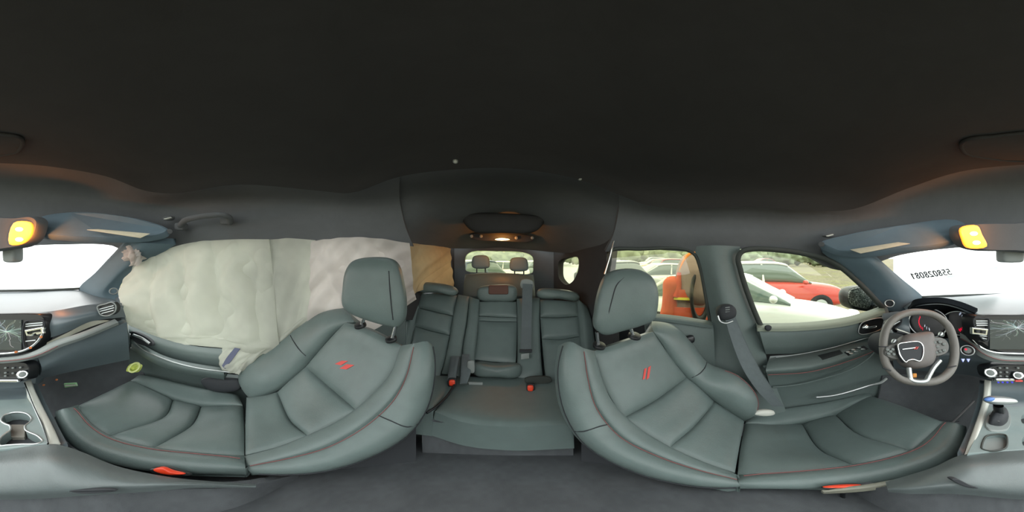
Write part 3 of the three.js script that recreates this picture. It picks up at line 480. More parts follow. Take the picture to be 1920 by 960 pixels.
// ---------------------------------------------------------------- curtain airbags on the passenger side
{
  const t = thing('curtain_airbag', 'deployed off white curtain airbag hanging over the passenger side windows', 'airbag');
  const fold = (a, f, ph) => (u, v, p) => a * 1.5 * (Math.sin(u * f + 2.2 * Math.sin(v * 4 + ph) + ph) * 0.6 + Math.sin(v * f * 0.8 + u * 5 + ph * 2) * 0.4 + 0.3 * Math.sin((u + v) * f * 2.3));
  const ribs = (ph, amp = 0.012) => (u, v) => { let h = fold(amp, 11, ph)(u, v); for (const [cx, cy, dx, dy, w, a] of [[0.12, 0.25, 0.5, 1, 0.035, 0.018], [0.3, 0.6, 0.25, 1, 0.05, 0.022], [0.55, 0.5, -0.15, 1, 0.06, 0.02], [0.2, 0.75, 1, 0.2, 0.03, 0.014], [0.8, 0.35, 0.1, 1, 0.05, 0.015]]) { const s = ((u - cx) * dy - (v - cy) * dx) / Math.hypot(dx, dy); h += a * Math.exp(-((s / w) ** 2)); } return h; };
  const lobes = (n, a, ph) => (u, v) => { a *= Math.min(1, (1 - u) * 7); let h = a * Math.sqrt(Math.abs(Math.sin(Math.PI * (u * n + 0.12 * Math.sin(v * 3.5 + ph))))) * Math.sin(Math.PI * Math.min(1, v * 1.15)) ** 0.6; for (const [cx, cy, r] of [[0.44, 0.42, 0.05], [0.7, 0.55, 0.06], [0.18, 0.7, 0.05], [0.85, 0.25, 0.05]]) h -= a * 0.9 * Math.exp(-(((u - cx) / r) ** 2) - ((v - cy) / r) ** 2); return h + 0.006 * Math.sin(v * 30 + 6 * Math.sin(u * 9)) * Math.sin(u * 13 + ph); };
  part(t, 'front_panel', loft([
    [[262, 488, 2.97], [300, 470, 2.98], [350, 455, 2.99], [430, 448, 3.0], [502, 448, 3.0]],
    [[236, 520, 2.94], [300, 512, 2.93], [360, 508, 2.93], [430, 505, 2.94], [510, 505, 2.97]],
    [[222, 548, 2.93], [290, 562, 2.9], [360, 565, 2.88], [440, 568, 2.9], [515, 568, 2.95]],
    [[234, 598, 2.92], [290, 622, 2.9], [360, 626, 2.88], [440, 628, 2.9], [520, 630, 2.95]],
    [[240, 612, 2.95], [292, 634, 2.94], [350, 648, 2.93], [430, 656, 2.94], [525, 670, 2.98]]], { nu: 60, nv: 44, t: 0.012, wave: (u, v) => ribs(0.6)(u, v) + lobes(4.4, 0.06, 1)(u, v) - 0.03 }), M.airbag, 'cream pleated airbag cushion');
  part(t, 'pillar_panel', loft([
    [[498, 449, 3.02], [540, 447, 3.03], [590, 450, 3.02]],
    [[506, 510, 2.99], [545, 510, 3.0], [588, 505, 3.0]],
    [[512, 570, 2.97], [545, 575, 2.98], [585, 560, 2.99]],
    [[518, 660, 2.98], [550, 660, 2.99], [590, 640, 3.0]]], { nu: 24, nv: 30, t: 0.012, wave: fold(0.008, 7, 2.1) }), M.airbag);
  part(t, 'rear_panel', loft([
    [[584, 452, 3.0], [640, 447, 3.0], [700, 447, 3.02], [768, 456, 3.08]],
    [[586, 500, 2.98], [640, 500, 2.97], [700, 500, 3.0], [772, 500, 3.1]],
    [[582, 550, 2.97], [640, 552, 2.96], [700, 550, 3.0], [775, 540, 3.1]],
    [[580, 625, 3.0], [640, 628, 3.0], [700, 620, 3.05], [780, 560, 3.12]]], { nu: 50, nv: 34, t: 0.012, wave: (u, v) => ribs(2.4, 0.018)(u, v) + 0.02 * Math.abs(Math.sin(v * 9 + 3 * Math.sin(u * 5))) }), M.airbagWhite, 'white crumpled rear airbag cushion');
  part(t, 'quarter_panel', loft([
    [[752, 452, 3.16], [790, 458, 3.4], [846, 464, 4.05]],
    [[752, 500, 3.16], [792, 500, 3.4], [848, 500, 4.08]],
    [[755, 560, 3.16], [792, 545, 3.4], [848, 538, 4.08]]], { nu: 30, nv: 24, t: 0.012, wave: fold(0.014, 9, 4) }), M.airbagTan, 'tan tinted airbag cushion over the quarter window');
  part(t, 'loose_fold', loft([
    [[420, 650, 2.98], [445, 648, 2.96], [490, 652, 2.98]],
    [[411, 672, 2.97], [440, 672, 2.95], [468, 674, 2.97]],
    [[412, 692, 2.97], [432, 700, 2.95], [448, 702, 2.97]]], { nu: 14, nv: 14, t: 0.01, wave: fold(0.01, 8, 1) }), M.airbag);
  part(t, 'tether', loft([[[440, 652, 2.945], [450, 654, 2.94]], [[424, 672, 2.94], [434, 676, 2.94]], [[416, 686, 2.94], [422, 692, 2.94]]], { t: 0.004, nu: 4, nv: 8 }), std({ color: '#5b6076', roughness: 0.9 }), 'blue grey tether strap');
  part(t, 'torn_end', loft([[[236, 468, 2.9], [248, 460, 2.88], [258, 464, 2.89]], [[233, 482, 2.89], [250, 480, 2.85], [268, 480, 2.9]], [[245, 494, 2.9], [254, 498, 2.88], [275, 484, 2.93]]], { nu: 18, nv: 18, t: 0.008, wave: fold(0.012, 16, 3) }), M.airbagWhite, 'torn white airbag end on the pillar');
}
single('side_airbag', loft([
  [[448, 690, 2.96], [470, 668, 2.96], [510, 640, 2.98], [556, 606, 2.99], [588, 580, 3.0], [615, 572, 3.0]],
  [[456, 700, 2.99], [478, 674, 2.99], [516, 650, 3.0], [560, 618, 3.01], [595, 590, 3.02], [622, 580, 3.02]],
], { nu: 40, nv: 8, b: 0.02, t: 0.012, wave: (u, v) => 0.006 * Math.sin(u * 40) + 0.005 * Math.sin(u * 23 + v * 6) }), M.airbag, 'crumpled pale side airbag along the passenger seat edge', 'airbag');

// ---------------------------------------------------------------- doors
{
  const t = struct('door_1', null, null, 'dark front passenger door panel under the hanging airbag', 'door');
  part(t, 'upper_panel', loft([
    [[238, 606, 3.05], [300, 632, 3.06], [360, 648, 3.06], [430, 655, 3.08], [500, 664, 3.1]],
    [[240, 620, 3.0], [300, 650, 3.0], [360, 664, 3.0], [430, 672, 3.02], [500, 680, 3.06]],
    [[243, 634, 3.02], [300, 668, 3.02], [360, 682, 3.02], [430, 692, 3.04], [500, 700, 3.08]]], { t: 0.04 }), M.door);
  part(t, 'armrest', loft([
    [[244, 632, 3.02], [300, 664, 2.98], [345, 678, 2.96], [420, 690, 2.98]],
    [[246, 645, 2.98], [300, 674, 2.92], [345, 688, 2.9], [420, 700, 2.94]],
    [[246, 655, 3.0], [300, 686, 2.98], [345, 700, 2.96], [420, 712, 2.98]]], { t: 0.04, b: 0.01 }), M.door);
  part(t, 'lower_panel', loft([
    [[244, 652, 3.06], [300, 684, 3.06], [360, 700, 3.06], [470, 712, 3.08]],
    [[240, 690, 3.12], [300, 708, 3.14], [360, 722, 3.14], [470, 740, 3.14]],
    [[240, 740, 3.14], [300, 750, 3.16], [360, 760, 3.16], [470, 790, 3.16]]], { t: 0.03 }), M.door);
  part(t, 'trim_strip', tube([[243, 626, 2.98], [262, 650, 2.96], [310, 674, 2.9], [370, 690, 2.9], [430, 698, 2.94]], 0.004), M.satin, 'thin pale trim line');
  const h = part(t, 'handle_bowl', plate(sm([[245, 622], [262, 626], [284, 640], [286, 648], [262, 646], [248, 636]], 4), 2.96, { t: 0.02, h: 0.004 }), M.blackMatte); part(h, 'handle', tube([[250, 628, 2.945], [265, 634, 2.93], [280, 644, 2.945]], 0.008), M.satin);
  part(t, 'pull_cup', blob(sm([[378, 712], [400, 706], [425, 708], [448, 712], [452, 728], [430, 735], [398, 732], [382, 722]], 4), 3.02, { f: 0.03, r: 0.03 }), M.blackMatte);
}
struct('door_2', loft([[[480, 640, 3.2], [600, 600, 3.2], [760, 570, 3.28]], [[480, 700, 3.18], [600, 680, 3.18], [760, 660, 3.26]], [[480, 790, 3.2], [600, 780, 3.2], [760, 760, 3.28]]], { t: 0.03 }), M.door, 'dark rear passenger door panel behind the front seat', 'door');
{
  const t = struct('door_3', null, null, 'grey driver door panel with armrest and window switches', 'door');
  part(t, 'upper_panel', loft([
    [[1420, 607, 3.0], [1500, 606, 3.0], [1590, 596, 3.0], [1662, 572, 3.0]],
    [[1424, 622, 2.95], [1500, 621, 2.95], [1590, 612, 2.95], [1668, 590, 2.95]],
    [[1432, 650, 2.97], [1500, 648, 2.97], [1590, 636, 2.97], [1672, 618, 2.97]],
    [[1436, 664, 3.02], [1500, 662, 3.02], [1590, 648, 3.02], [1674, 630, 3.02]]], { nu: 30, nv: 20, t: 0.04 }), M.door);
  part(t, 'sill_cap', loft([[[1418, 606, 3.03], [1500, 605, 3.03], [1590, 594, 3.03], [1655, 573, 3.03]], [[1420, 616, 2.93], [1500, 615, 2.93], [1590, 605, 2.93], [1660, 584, 2.93]]], { b: 0.008, t: 0.02, nu: 26, nv: 6 }), std({ map: tint(hx('#7d8678'), 0.06, 0.4), roughness: 0.6, bumpMap: grain, bumpScale: 0.0005 }));
  part(t, 'lock_button', blob(sm([[1434, 612], [1440, 609], [1446, 612], [1445, 618], [1440, 621], [1435, 618]], 3), 2.92, { f: 0.012, r: 0.01 }), M.blackMatte);
  const arm = part(t, 'armrest', loft([
    [[1444, 668, 3.02], [1520, 660, 3.0], [1600, 643, 2.97], [1652, 626, 2.97]],
    [[1438, 684, 2.9], [1520, 674, 2.86], [1600, 654, 2.84], [1660, 636, 2.88]],
    [[1436, 695, 2.86], [1520, 688, 2.82], [1600, 666, 2.8], [1660, 644, 2.86]],
    [[1438, 704, 2.9], [1520, 698, 2.86], [1600, 674, 2.84], [1660, 650, 2.9]]], { nu: 30, nv: 18, t: 0.05 }), M.door);
  stitch(arm, 'stitching', [[1440, 703, 2.865], [1520, 697, 2.825], [1600, 674, 2.81], [1655, 651, 2.87]]);
  part(arm, 'trim_line', tube([[1455, 670, 2.985], [1500, 664, 2.98], [1560, 652, 2.96], [1610, 638, 2.95], [1650, 627, 2.95]], 0.003), M.satin);
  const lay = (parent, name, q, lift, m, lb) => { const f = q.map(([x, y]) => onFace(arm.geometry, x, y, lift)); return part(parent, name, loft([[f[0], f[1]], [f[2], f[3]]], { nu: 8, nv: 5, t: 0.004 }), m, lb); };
  lay(arm, 'pull_cup', [[1533, 666], [1574, 656], [1543, 674], [1580, 662]], 0.004, M.black, 'flat black plate painting the shade of the pull recess');  // no hollow here: a black plate on the armrest paints the shade
  const sw = lay(arm, 'switch_plate', [[1582, 660], [1620, 648], [1590, 667], [1628, 654]], 0.004, M.black);
  const dot = (parent, name, x, y, r, m, lb) => { const p = onFace(arm.geometry, x, y, 0.006); part(parent, name, new THREE.SphereGeometry(r, 10, 6).scale(1.5, 0.6, 1).toNonIndexed().translate(p.x, p.y, p.z), m, lb); };
  for (const [x, y] of [[1590, 660], [1596, 663], [1600, 656], [1606, 659], [1611, 652], [1618, 655]]) dot(sw, 'switch', x, y, 0.009, M.satin, 'bright window switch');
  dot(arm, 'mirror_switch', 1632, 645, 0.009, M.grey);
  part(t, 'lower_panel', loft([
    [[1438, 702, 2.96], [1520, 696, 2.94], [1600, 672, 2.93], [1662, 648, 2.96]],
    [[1444, 724, 3.0], [1520, 712, 3.0], [1600, 688, 3.0], [1665, 672, 3.02]],
    [[1452, 750, 3.06], [1520, 742, 3.06], [1600, 728, 3.06], [1670, 712, 3.06]],
    [[1470, 790, 3.08], [1530, 780, 3.08], [1600, 770, 3.08], [1680, 760, 3.08]]], { nu: 26, nv: 18, t: 0.03 }), M.door);
  part(t, 'pocket_rim', tube([[1448, 726, 2.98], [1490, 722, 2.97], [1550, 708, 2.96], [1600, 690, 2.95], [1632, 668, 2.93], [1645, 650, 2.93]], 0.005), M.door);
  const hb = part(t, 'handle_bowl', plate(sm([[1612, 612], [1616, 606], [1650, 597], [1657, 599], [1654, 614], [1646, 620], [1616, 627], [1610, 624]], 4), plane([1612, 612, 2.94], [1655, 600, 2.94], [1630, 625, 2.95]), { t: 0.02, h: 0.006 }), M.black);
  part(hb, 'bowl_rim', tube([[1612, 612, 2.925], [1617, 605, 2.925], [1650, 596, 2.925], [1657, 598, 2.925], [1654, 614, 2.93], [1646, 620, 2.93], [1616, 627, 2.93], [1610, 624, 2.93]], 0.003, { closed: true, n: 60 }), M.satin);
  part(hb, 'handle', blob(sm([[1616, 614], [1622, 608], [1626, 611], [1642, 610], [1643, 613], [1628, 616], [1618, 617]], 4), 2.92, { f: 0.015, r: 0.01 }), M.chrome, 'chrome door lever');
}
single('door_sill', tube([[1530, 745, 2.98], [1565, 741, 2.96], [1600, 732, 2.95], [1632, 722, 2.95], [1650, 718, 2.96], [1662, 710, 2.98]], 0.008), M.satin, 'bright scuff strip along the driver door sill', 'sill strip');
{
  const t = struct('door_4', null, null, 'dark rear door panel behind the driver seat', 'door');
  part(t, 'panel', loft([[[1205, 588, 3.06], [1270, 594, 3.06], [1336, 604, 3.06]], [[1210, 606, 3.02], [1270, 612, 3.02], [1338, 620, 3.02]], [[1215, 690, 3.06], [1270, 700, 3.06], [1342, 712, 3.06]]], { t: 0.03 }), M.door);
  part(t, 'sill_cap', loft([[[1205, 586, 3.08], [1270, 592, 3.08], [1334, 602, 3.08]], [[1205, 594, 3.0], [1270, 601, 3.0], [1336, 611, 3.0]]], { b: 0.006, t: 0.02, nv: 6 }), M.door);
  part(t, 'handle', blob(sm([[1286, 632], [1298, 628], [1302, 634], [1300, 642], [1288, 642]], 4), 2.99, { f: 0.02, r: 0.02 }), M.black);
}
// driver belt
{
  const t = thing('seat_belt', 'grey driver seat belt running down the middle pillar', 'seat belt');
  part(t, 'webbing', loft([[[1358, 592, 2.88], [1376, 590, 2.87]], [[1372, 640, 2.84], [1396, 640, 2.84]], [[1392, 690, 2.82], [1420, 686, 2.82]], [[1418, 730, 2.84], [1446, 730, 2.84]], [[1448, 762, 2.88], [1470, 762, 2.88]]], { t: 0.005, nu: 6, nv: 30 }), M.strap);
  part(t, 'webbing', loft([[[1366, 594, 2.9], [1378, 592, 2.9]], [[1384, 650, 2.9], [1398, 640, 2.9]], [[1408, 700, 2.9], [1424, 690, 2.9]], [[1436, 740, 2.92], [1452, 735, 2.92]]], { t: 0.005, nu: 6, nv: 24 }), M.strap);
  const a = part(t, 'anchor', blob(sm([[1344, 580], [1352, 572], [1370, 571], [1378, 580], [1376, 594], [1362, 600], [1348, 598]], 5), 2.9, { f: 0.045, r: 0.04, k: 3 }), M.blackMatte); 
  for (const y of [577, 581, 585]) part(a, 'vent_slot', tube([[1360, y, 2.858], [1368, y - 1, 2.858]], 0.003), M.grey);
  part(t, 'ring', tube([[1346, 592, 2.87], [1350, 602, 2.86], [1360, 606, 2.85], [1374, 602, 2.85]], 0.006), M.satin);
  part(t, 'floor_anchor', blob(sm([[1410, 775], [1425, 768], [1450, 770], [1452, 776], [1430, 780]], 4), 2.86, { f: 0.02, r: 0.02 }), M.lightPlastic);
}

// ---------------------------------------------------------------- dashboard, passenger side
function crackTexture(cx, cy, sd) {                                  // shattered glass print of the screens
  seed = sd; const c = document.createElement('canvas'); c.width = c.height = 256; const g = c.getContext('2d');
  g.fillStyle = '#2b3538'; g.fillRect(0, 0, 256, 256); g.lineCap = 'round';
  for (let k = 0; k < 60; k++) { let a = rnd() * 6.283, x = cx, y = cy; g.strokeStyle = `rgba(${150 + rnd() * 60 | 0},${170 + rnd() * 50 | 0},${170 + rnd() * 50 | 0},${0.25 + rnd() * 0.5})`; g.lineWidth = 0.8 + rnd() * 2; g.beginPath(); g.moveTo(x, y); const n = 3 + rnd() * 9; for (let i = 0; i < n; i++) { a += (rnd() - 0.5) * 1.1; x += Math.cos(a) * 13; y += Math.sin(a) * 13; g.lineTo(x, y); } g.stroke(); }
  for (let k = 0; k < 90; k++) { g.fillStyle = `rgba(190,205,200,${rnd() * 0.35})`; const r = rnd() * 4; g.fillRect(cx + (rnd() - 0.5) * 170, cy + (rnd() - 0.5) * 170, r, r * rnd() * 2); }
  const t = new THREE.CanvasTexture(c); t.colorSpace = THREE.SRGBColorSpace; return t;
}
function screenMesh(parent, x0, y0, x1, y1, d, texture) {
  const g = new THREE.BufferGeometry(), q = [P(x0, y1, d), P(x1, y1, d), P(x1, y0, d), P(x0, y0, d)], b = q.map((p) => p.clone().add(new V3(0, 0, -0.012)));
  const f = [[q[0], q[1], q[2], q[3]], [b[1], b[0], b[3], b[2]], [q[3], q[2], b[2], b[3]], [b[0], b[1], q[1], q[0]], [q[1], b[1], b[2], q[2]], [b[0], q[0], q[3], b[3]]];
  const pos = [], uv = [], idx = []; f.forEach((v, i) => { v.forEach((p) => pos.push(p.x, p.y, p.z)); uv.push(0, 0, 1, 0, 1, 1, 0, 1); const k = i * 4; idx.push(k, k + 1, k + 2, k, k + 2, k + 3); });
  part(parent, 'screen', build(pos, uv, idx).toNonIndexed(), std({ map: texture, roughness: 0.25, clearcoat: 0.4 }), 'cracked dark touch screen glass');
}
function vent(parent, outline, d, slats, frame = M.blackMatte) {
  const v = part(parent, 'air_vent', plate(outline, d + 0.012, { t: 0.03, h: 0.003 }), M.black);
  part(v, 'vent_frame', tube(outline.map(([x, y]) => [x, y, d]), 0.004, { closed: true, n: outline.length * 3 }), frame);
  for (const [x0, y0, x1, y1] of slats) part(v, 'slat', tube([[x0, y0, d + 0.004], [x1, y1, d + 0.004]], 0.004, { m: 6, n: 4 }), M.satin);
  return v;
}
{
  const t = thing('dashboard', 'grey passenger side dashboard with corner air vent over the glovebox', 'dashboard');
  part(t, 'top_pad', loft([
    [[-300, 548, 3.1], [40, 546, 3.1], [150, 543, 3.1], [200, 552, 3.08], [226, 560, 3.08]],
    [[-300, 568, 2.8], [40, 567, 2.8], [150, 560, 2.85], [205, 562, 2.95], [230, 568, 3.0]],
    [[-300, 590, 2.54], [40, 588, 2.53], [100, 584, 2.56], [180, 572, 2.68], [232, 574, 2.8]]], { nu: 40, nv: 18, t: 0.04 }), M.dash);
  part(t, 'front_pad', loft([
    [[40, 588, 2.53], [100, 583, 2.55], [170, 571, 2.67], [228, 568, 2.82]],
    [[46, 612, 2.5], [108, 606, 2.51], [176, 588, 2.62], [232, 582, 2.78]],
    [[50, 642, 2.52], [105, 630, 2.53], [178, 602, 2.63], [236, 594, 2.78]]], { nu: 34, nv: 16, t: 0.05 }), M.dash);
  part(t, 'trim_strip', loft([[[88, 642, 2.5], [130, 622, 2.53], [170, 603, 2.6], [194, 600, 2.64]], [[86, 648, 2.5], [130, 630, 2.53], [172, 612, 2.6], [206, 601, 2.65]]], { nu: 26, nv: 4, t: 0.01 }), M.tanStrip, 'tan patterned trim strip');
  part(t, 'bright_strip', loft([[[-300, 670, 2.49], [30, 668, 2.49], [70, 656, 2.48], [100, 640, 2.5], [150, 624, 2.54], [215, 598, 2.68]], [[-300, 677, 2.47], [30, 675, 2.47], [76, 664, 2.46], [108, 648, 2.48], [156, 632, 2.53], [222, 604, 2.67]]], { nu: 40, nv: 6, b: 0.008, t: 0.02 }), M.grey, 'light grey padded strip with red stitching');
  stitch(t, 'stitching', [[-300, 677, 2.455], [30, 675, 2.455], [76, 664, 2.445], [108, 649, 2.47]]);
  part(t, 'glovebox', loft([
    [[70, 668, 2.54], [110, 650, 2.55], [160, 633, 2.58], [238, 604, 2.72]],
    [[78, 690, 2.56], [118, 672, 2.58], [170, 655, 2.62], [241, 640, 2.76]],
    [[70, 712, 2.66], [120, 700, 2.7], [175, 688, 2.74], [243, 674, 2.86]]], { nu: 24, nv: 14, t: 0.05 }), M.dash);
  part(t, 'lower_panel', loft([[[-300, 676, 2.54], [20, 675, 2.54], [72, 665, 2.54]], [[-300, 730, 2.62], [20, 728, 2.62], [66, 724, 2.62]]], { nu: 14, nv: 6, t: 0.05 }), M.dash);
  part(t, 'end_cap', loft([[[222, 556, 3.0], [240, 580, 3.04]], [[232, 585, 2.85], [241, 605, 3.02]], [[238, 610, 2.8], [246, 650, 3.02]]], { t: 0.02, nu: 6, nv: 8 }), M.dash);
  vent(t, sm([[183, 575], [198, 570], [211, 567], [217, 573], [216, 584], [203, 592], [189, 590], [185, 583]], 4), 2.63, [[187, 580, 214, 573], [188, 584, 215, 577], [191, 588, 214, 582]], M.grey);
  const bz = part(t, 'screen_bezel', plate(sm([[-300, 590], [-20, 589], [60, 588], [78, 590], [87, 600], [87, 618], [80, 638], [64, 654], [44, 662], [-20, 665], [-300, 666]], 4), 2.485, { t: 0.05, bev: 1.5, h: 0.006 }), M.black, 'glossy black screen surround');
  screenMesh(bz, -80, 600, 40, 656, 2.474, crackTexture(196, 100, 5));
  vent(t, sm([[47, 604], [64, 601], [82, 602], [83, 616], [78, 634], [64, 646], [48, 652]], 4), 2.472, [[49, 608, 81, 605], [49, 612, 81, 609], [49, 640, 68, 638]]);
  part(t, 'vent_tab', plate([[47, 619], [80, 613], [82, 625], [70, 628], [66, 624], [60, 630], [50, 630]], 2.462, { t: 0.01, h: 0.003, holes: [[[51, 622], [77, 617], [78, 622], [53, 627]]] }), M.chrome, 'chrome vent tab');
  part(t, 'chrome_rim', tube([[-300, 664, 2.47], [20, 662, 2.468], [48, 656, 2.467], [66, 645, 2.466], [78, 630, 2.466], [84, 614, 2.468]], 0.006, { n: 60 }), M.chrome, 'chrome line round the screen');
  for (const [x, y] of [[77, 632], [57, 652], [30, 660]]) part(t, 'marker', knob(x, y, 2.46, 2.2, 0.004), std({ color: '#c9743a', roughness: 0.5 }), 'small orange mark');
}
{
  const t = thing('climate_panel', 'black climate control panel with chrome knob, passenger end', 'control panel');
  part(t, 'face', plate(sm([[-300, 681], [0, 680], [46, 679], [54, 684], [55, 706], [50, 713], [0, 715], [-300, 716]], 3), 2.5, { t: 0.05, h: 0.005 }), M.black);
  part(t, 'knob', knob(42, 702, 2.49, 8, 0.03), M.chrome, 'chrome rotary knob'); part(t, 'knob_cap', knob(42, 702, 2.462, 5, 0.006), M.grey);
  for (const [x, y] of [[-14, 690], [10, 690], [24, 690], [10, 699], [24, 700], [10, 705], [-6, 699], [38, 689]]) part(t, 'button', knob(x, y, 2.49, 1.8, 0.006, { n: 8 }), M.grey);
  part(t, 'chrome_bar', plate(rr(-60, 712, 34, 717, 2), 2.475, { t: 0.012, h: 0.003 }), M.chrome);
}
// ---------------------------------------------------------------- centre console, passenger end
const cp = plane([0, 745, 2.5], [90, 745, 2.5], [40, 838, 2.08]);
{
  const t = thing('centre_console', 'grey console with double cup holder and bright rail, passenger end', 'console');
  const cup = [[2, 788], [8, 779], [20, 774.5], [34, 773], [48, 775], [57, 781], [59, 787], [54, 793], [48, 797], [48, 806], [56, 811], [68, 816], [77, 823], [79, 828], [70, 832], [40, 833], [10, 835], [2, 836], [-2, 828], [2, 820], [10, 813], [18, 808], [18, 798], [10, 795]];
  part(t, 'top', plate([[-300, 750], [0, 750], [52, 748], [70, 775], [86, 805], [98, 832], [60, 836], [0, 843], [-300, 848]], cp, { t: 0.05, bev: 1, holes: [cup] }), M.console);
  part(t, 'slope', loft([[[-300, 715, 2.66], [50, 716, 2.66]], [[-300, 735, 2.6], [50, 733, 2.6]], [[-300, 752, 2.47], [54, 750, 2.47]]], { t: 0.03, nu: 8, nv: 10 }), M.dash);
  const hl = part(t, 'cup_holder', plate(cup.map(([x, y]) => [x + (x > 30 ? 1 : -1), y + 1]), (x, y) => cp(x, y) + 0.075, { t: 0.01, h: 0.001, bev: 0 }), M.blackMatte, 'dark cup holder well');
  part(hl, 'holder_rim', tube(cup.map(([x, y]) => [x, y, cp(x, y) - 0.008]), 0.004, { closed: true, n: 120 }), M.satin);
  part(hl, 'rubber_mat', plate(rr(20, 796, 47, 820, 3), (x, y) => cp(x, y) + 0.05, { t: 0.02, h: 0.002 }), std({ color: '#7a7870', roughness: 0.9, bumpMap: pile, bumpScale: 0.002 }), 'dusty divider between the cups');
  part(t, 'rail', loft([[[44, 716, 2.56], [58, 712, 2.58]], [[58, 752, 2.44], [74, 752, 2.46]], [[78, 796, 2.26], [96, 796, 2.28]], [[92, 832, 2.08], [114, 832, 2.1]]], { b: 0.015, t: 0.05, nu: 10, nv: 24 }), M.lightPlastic, 'pale side rail');
  part(t, 'rail_trim', tube([[46, 718, 2.53], [60, 755, 2.4], [80, 800, 2.22], [88, 824, 2.1], [90, 832, 2.06]], 0.004), M.chrome);
  part(t, 'side_wall', loft([[[58, 716, 2.62], [76, 756, 2.48], [98, 800, 2.3], [116, 836, 2.12]], [[58, floorRow(2.62), 2.62], [76, floorRow(2.48), 2.48], [98, floorRow(2.3), 2.3], [116, floorRow(2.12), 2.12]]], { t: 0.02, nu: 14, nv: 5 }), M.dash);
}
{
  const t = thing('console_armrest', 'smooth grey padded console lid beside the passenger seat', 'armrest');
  part(t, 'lid', loft([
    [[-300, 850, 2.08], [0, 843, 2.08], [60, 837, 2.08], [105, 833, 2.08], [150, 846, 2.1], [220, 874, 2.12], [330, 896, 2.14], [480, 908, 2.16]],
    [[-300, 880, 1.94], [0, 876, 1.94], [60, 872, 1.94], [105, 870, 1.94], [160, 874, 1.97], [230, 890, 2.0], [335, 901, 2.05], [480, 910, 2.15]],
    [[-300, 922, 1.9], [0, 921, 1.9], [70, 919, 1.9], [130, 916, 1.9], [190, 913, 1.92], [260, 910, 1.95], [345, 908, 2.0], [480, 912, 2.14]],
    [[-300, 938, 1.93], [0, 937, 1.93], [80, 935, 1.93], [150, 930, 1.93], [210, 926, 1.95], [280, 922, 1.98], [350, 916, 2.02], [480, 914, 2.14]]], { nu: 60, nv: 30, t: 0.06, tu: (u) => 1 - 0.9 * u }), M.armrest);
  part(t, 'latch_recess', plate(sm([[130, 921], [160, 918], [205, 917], [218, 920], [190, 924], [150, 925]], 4), 1.9, { t: 0.01, h: 0.003 }), M.blackMatte);
  part(t, 'console_side', loft([[[-300, 934, 1.96], [0, 933, 1.96], [80, 931, 1.96], [150, 926, 1.96], [280, 918, 2.05], [440, 914, 2.18], [560, 889, 2.5]], [[-300, floorRow(1.96), 1.96], [0, floorRow(1.96), 1.96], [80, floorRow(1.96), 1.96], [150, floorRow(1.98), 1.98], [280, floorRow(2.08), 2.08], [440, floorRow(2.2), 2.2], [560, floorRow(2.5), 2.5]]], { t: 0.05, nu: 24, nv: 5 }), M.carpet);
}
{ const t = thing('seat_buckle', 'passenger seat buckle with bright red button below the cushion edge', 'buckle');
  part(t, 'housing', blob(sm([[280, 880], [310, 874], [345, 884], [360, 890], [330, 893], [295, 890]], 4), 2.24, { f: 0.02, r: 0.02 }), M.black); part(t, 'button', blob(sm([[288, 880], [306, 875], [325, 882], [348, 888], [330, 890], [300, 886]], 4), 2.222, { f: 0.015, r: 0.01 }), M.buckleRed, 'red release button'); part(t, 'stalk', tube([[320, 889, 2.24], [324, 905, 2.26], [328, floorRow(2.3), 2.3]], 0.012), M.black); }
{ const t = thing('seat_buckle', 'driver seat buckle with thin red edge below the cushion', 'buckle');
  part(t, 'housing', blob(sm([[1540, 914], [1575, 909], [1615, 908], [1622, 912], [1590, 917], [1550, 919]], 4), 2.26, { f: 0.015, r: 0.02 }), M.black); part(t, 'button', blob(sm([[1542, 913], [1575, 909.5], [1614, 909], [1600, 912], [1560, 914]], 4), 2.25, { f: 0.012, r: 0.01 }), M.buckleRed, 'red release button'); part(t, 'stalk', tube([[1580, 916, 2.26], [1580, floorRow(2.3), 2.3]], 0.012), M.black); }
// footwells
struct('floor_5', loft([[[40, 690, 3.1], [140, 680, 3.1], [260, 672, 3.14]], [[50, 750, 3.06], [140, 745, 3.06], [280, 735, 3.1]], [[60, 830, 2.9], [140, 830, 2.9], [290, 810, 2.95]]], { t: 0.03 }), M.carpet, 'dark carpeted passenger footwell', 'footwell');
struct('floor_6', loft([[[1620, 690, 3.1], [1720, 690, 3.1], [1860, 690, 3.1]], [[1600, 745, 3.08], [1720, 750, 3.06], [1860, 750, 3.06]], [[1600, 830, 2.92], [1720, 830, 2.92], [1860, 830, 2.9]]], { t: 0.03 }), M.carpet, 'dark carpeted driver footwell', 'footwell');
single('carpet_mat', loft([[[1655, 705, 3.04], [1720, 702, 3.04], [1838, 712, 3.02]], [[1650, 735, 3.03], [1720, 740, 3.01], [1820, 755, 3.0]], [[1640, 770, 2.97], [1720, 785, 2.95], [1800, 790, 2.93]]], { t: 0.012, nu: 16, nv: 10 }), M.carpet, 'black floor mat in front of the driver seat', 'floor mat');
single('mat_edge_cord', tube([[1782, 796, 2.86], [1800, 778, 2.9], [1826, 752, 2.96]], 0.006), M.black, 'black cord lying across the driver footwell', 'cord');
{ const t = thing('litter_wrapper', 'small green and white wrapper on the passenger footwell carpet', 'litter'); const d = 2.98;
  part(t, 'wrapper', plate([[120, 719], [142, 718], [144, 724], [122, 727]], d, { t: 0.008, h: 0.003 }), std({ color: '#7fae7d', roughness: 0.6 })); part(t, 'stripe', plate([[122, 722], [144, 721], [144, 723], [122, 724.5]], d - 0.005, { t: 0.002, h: 0.001 }), M.lightPlastic); }
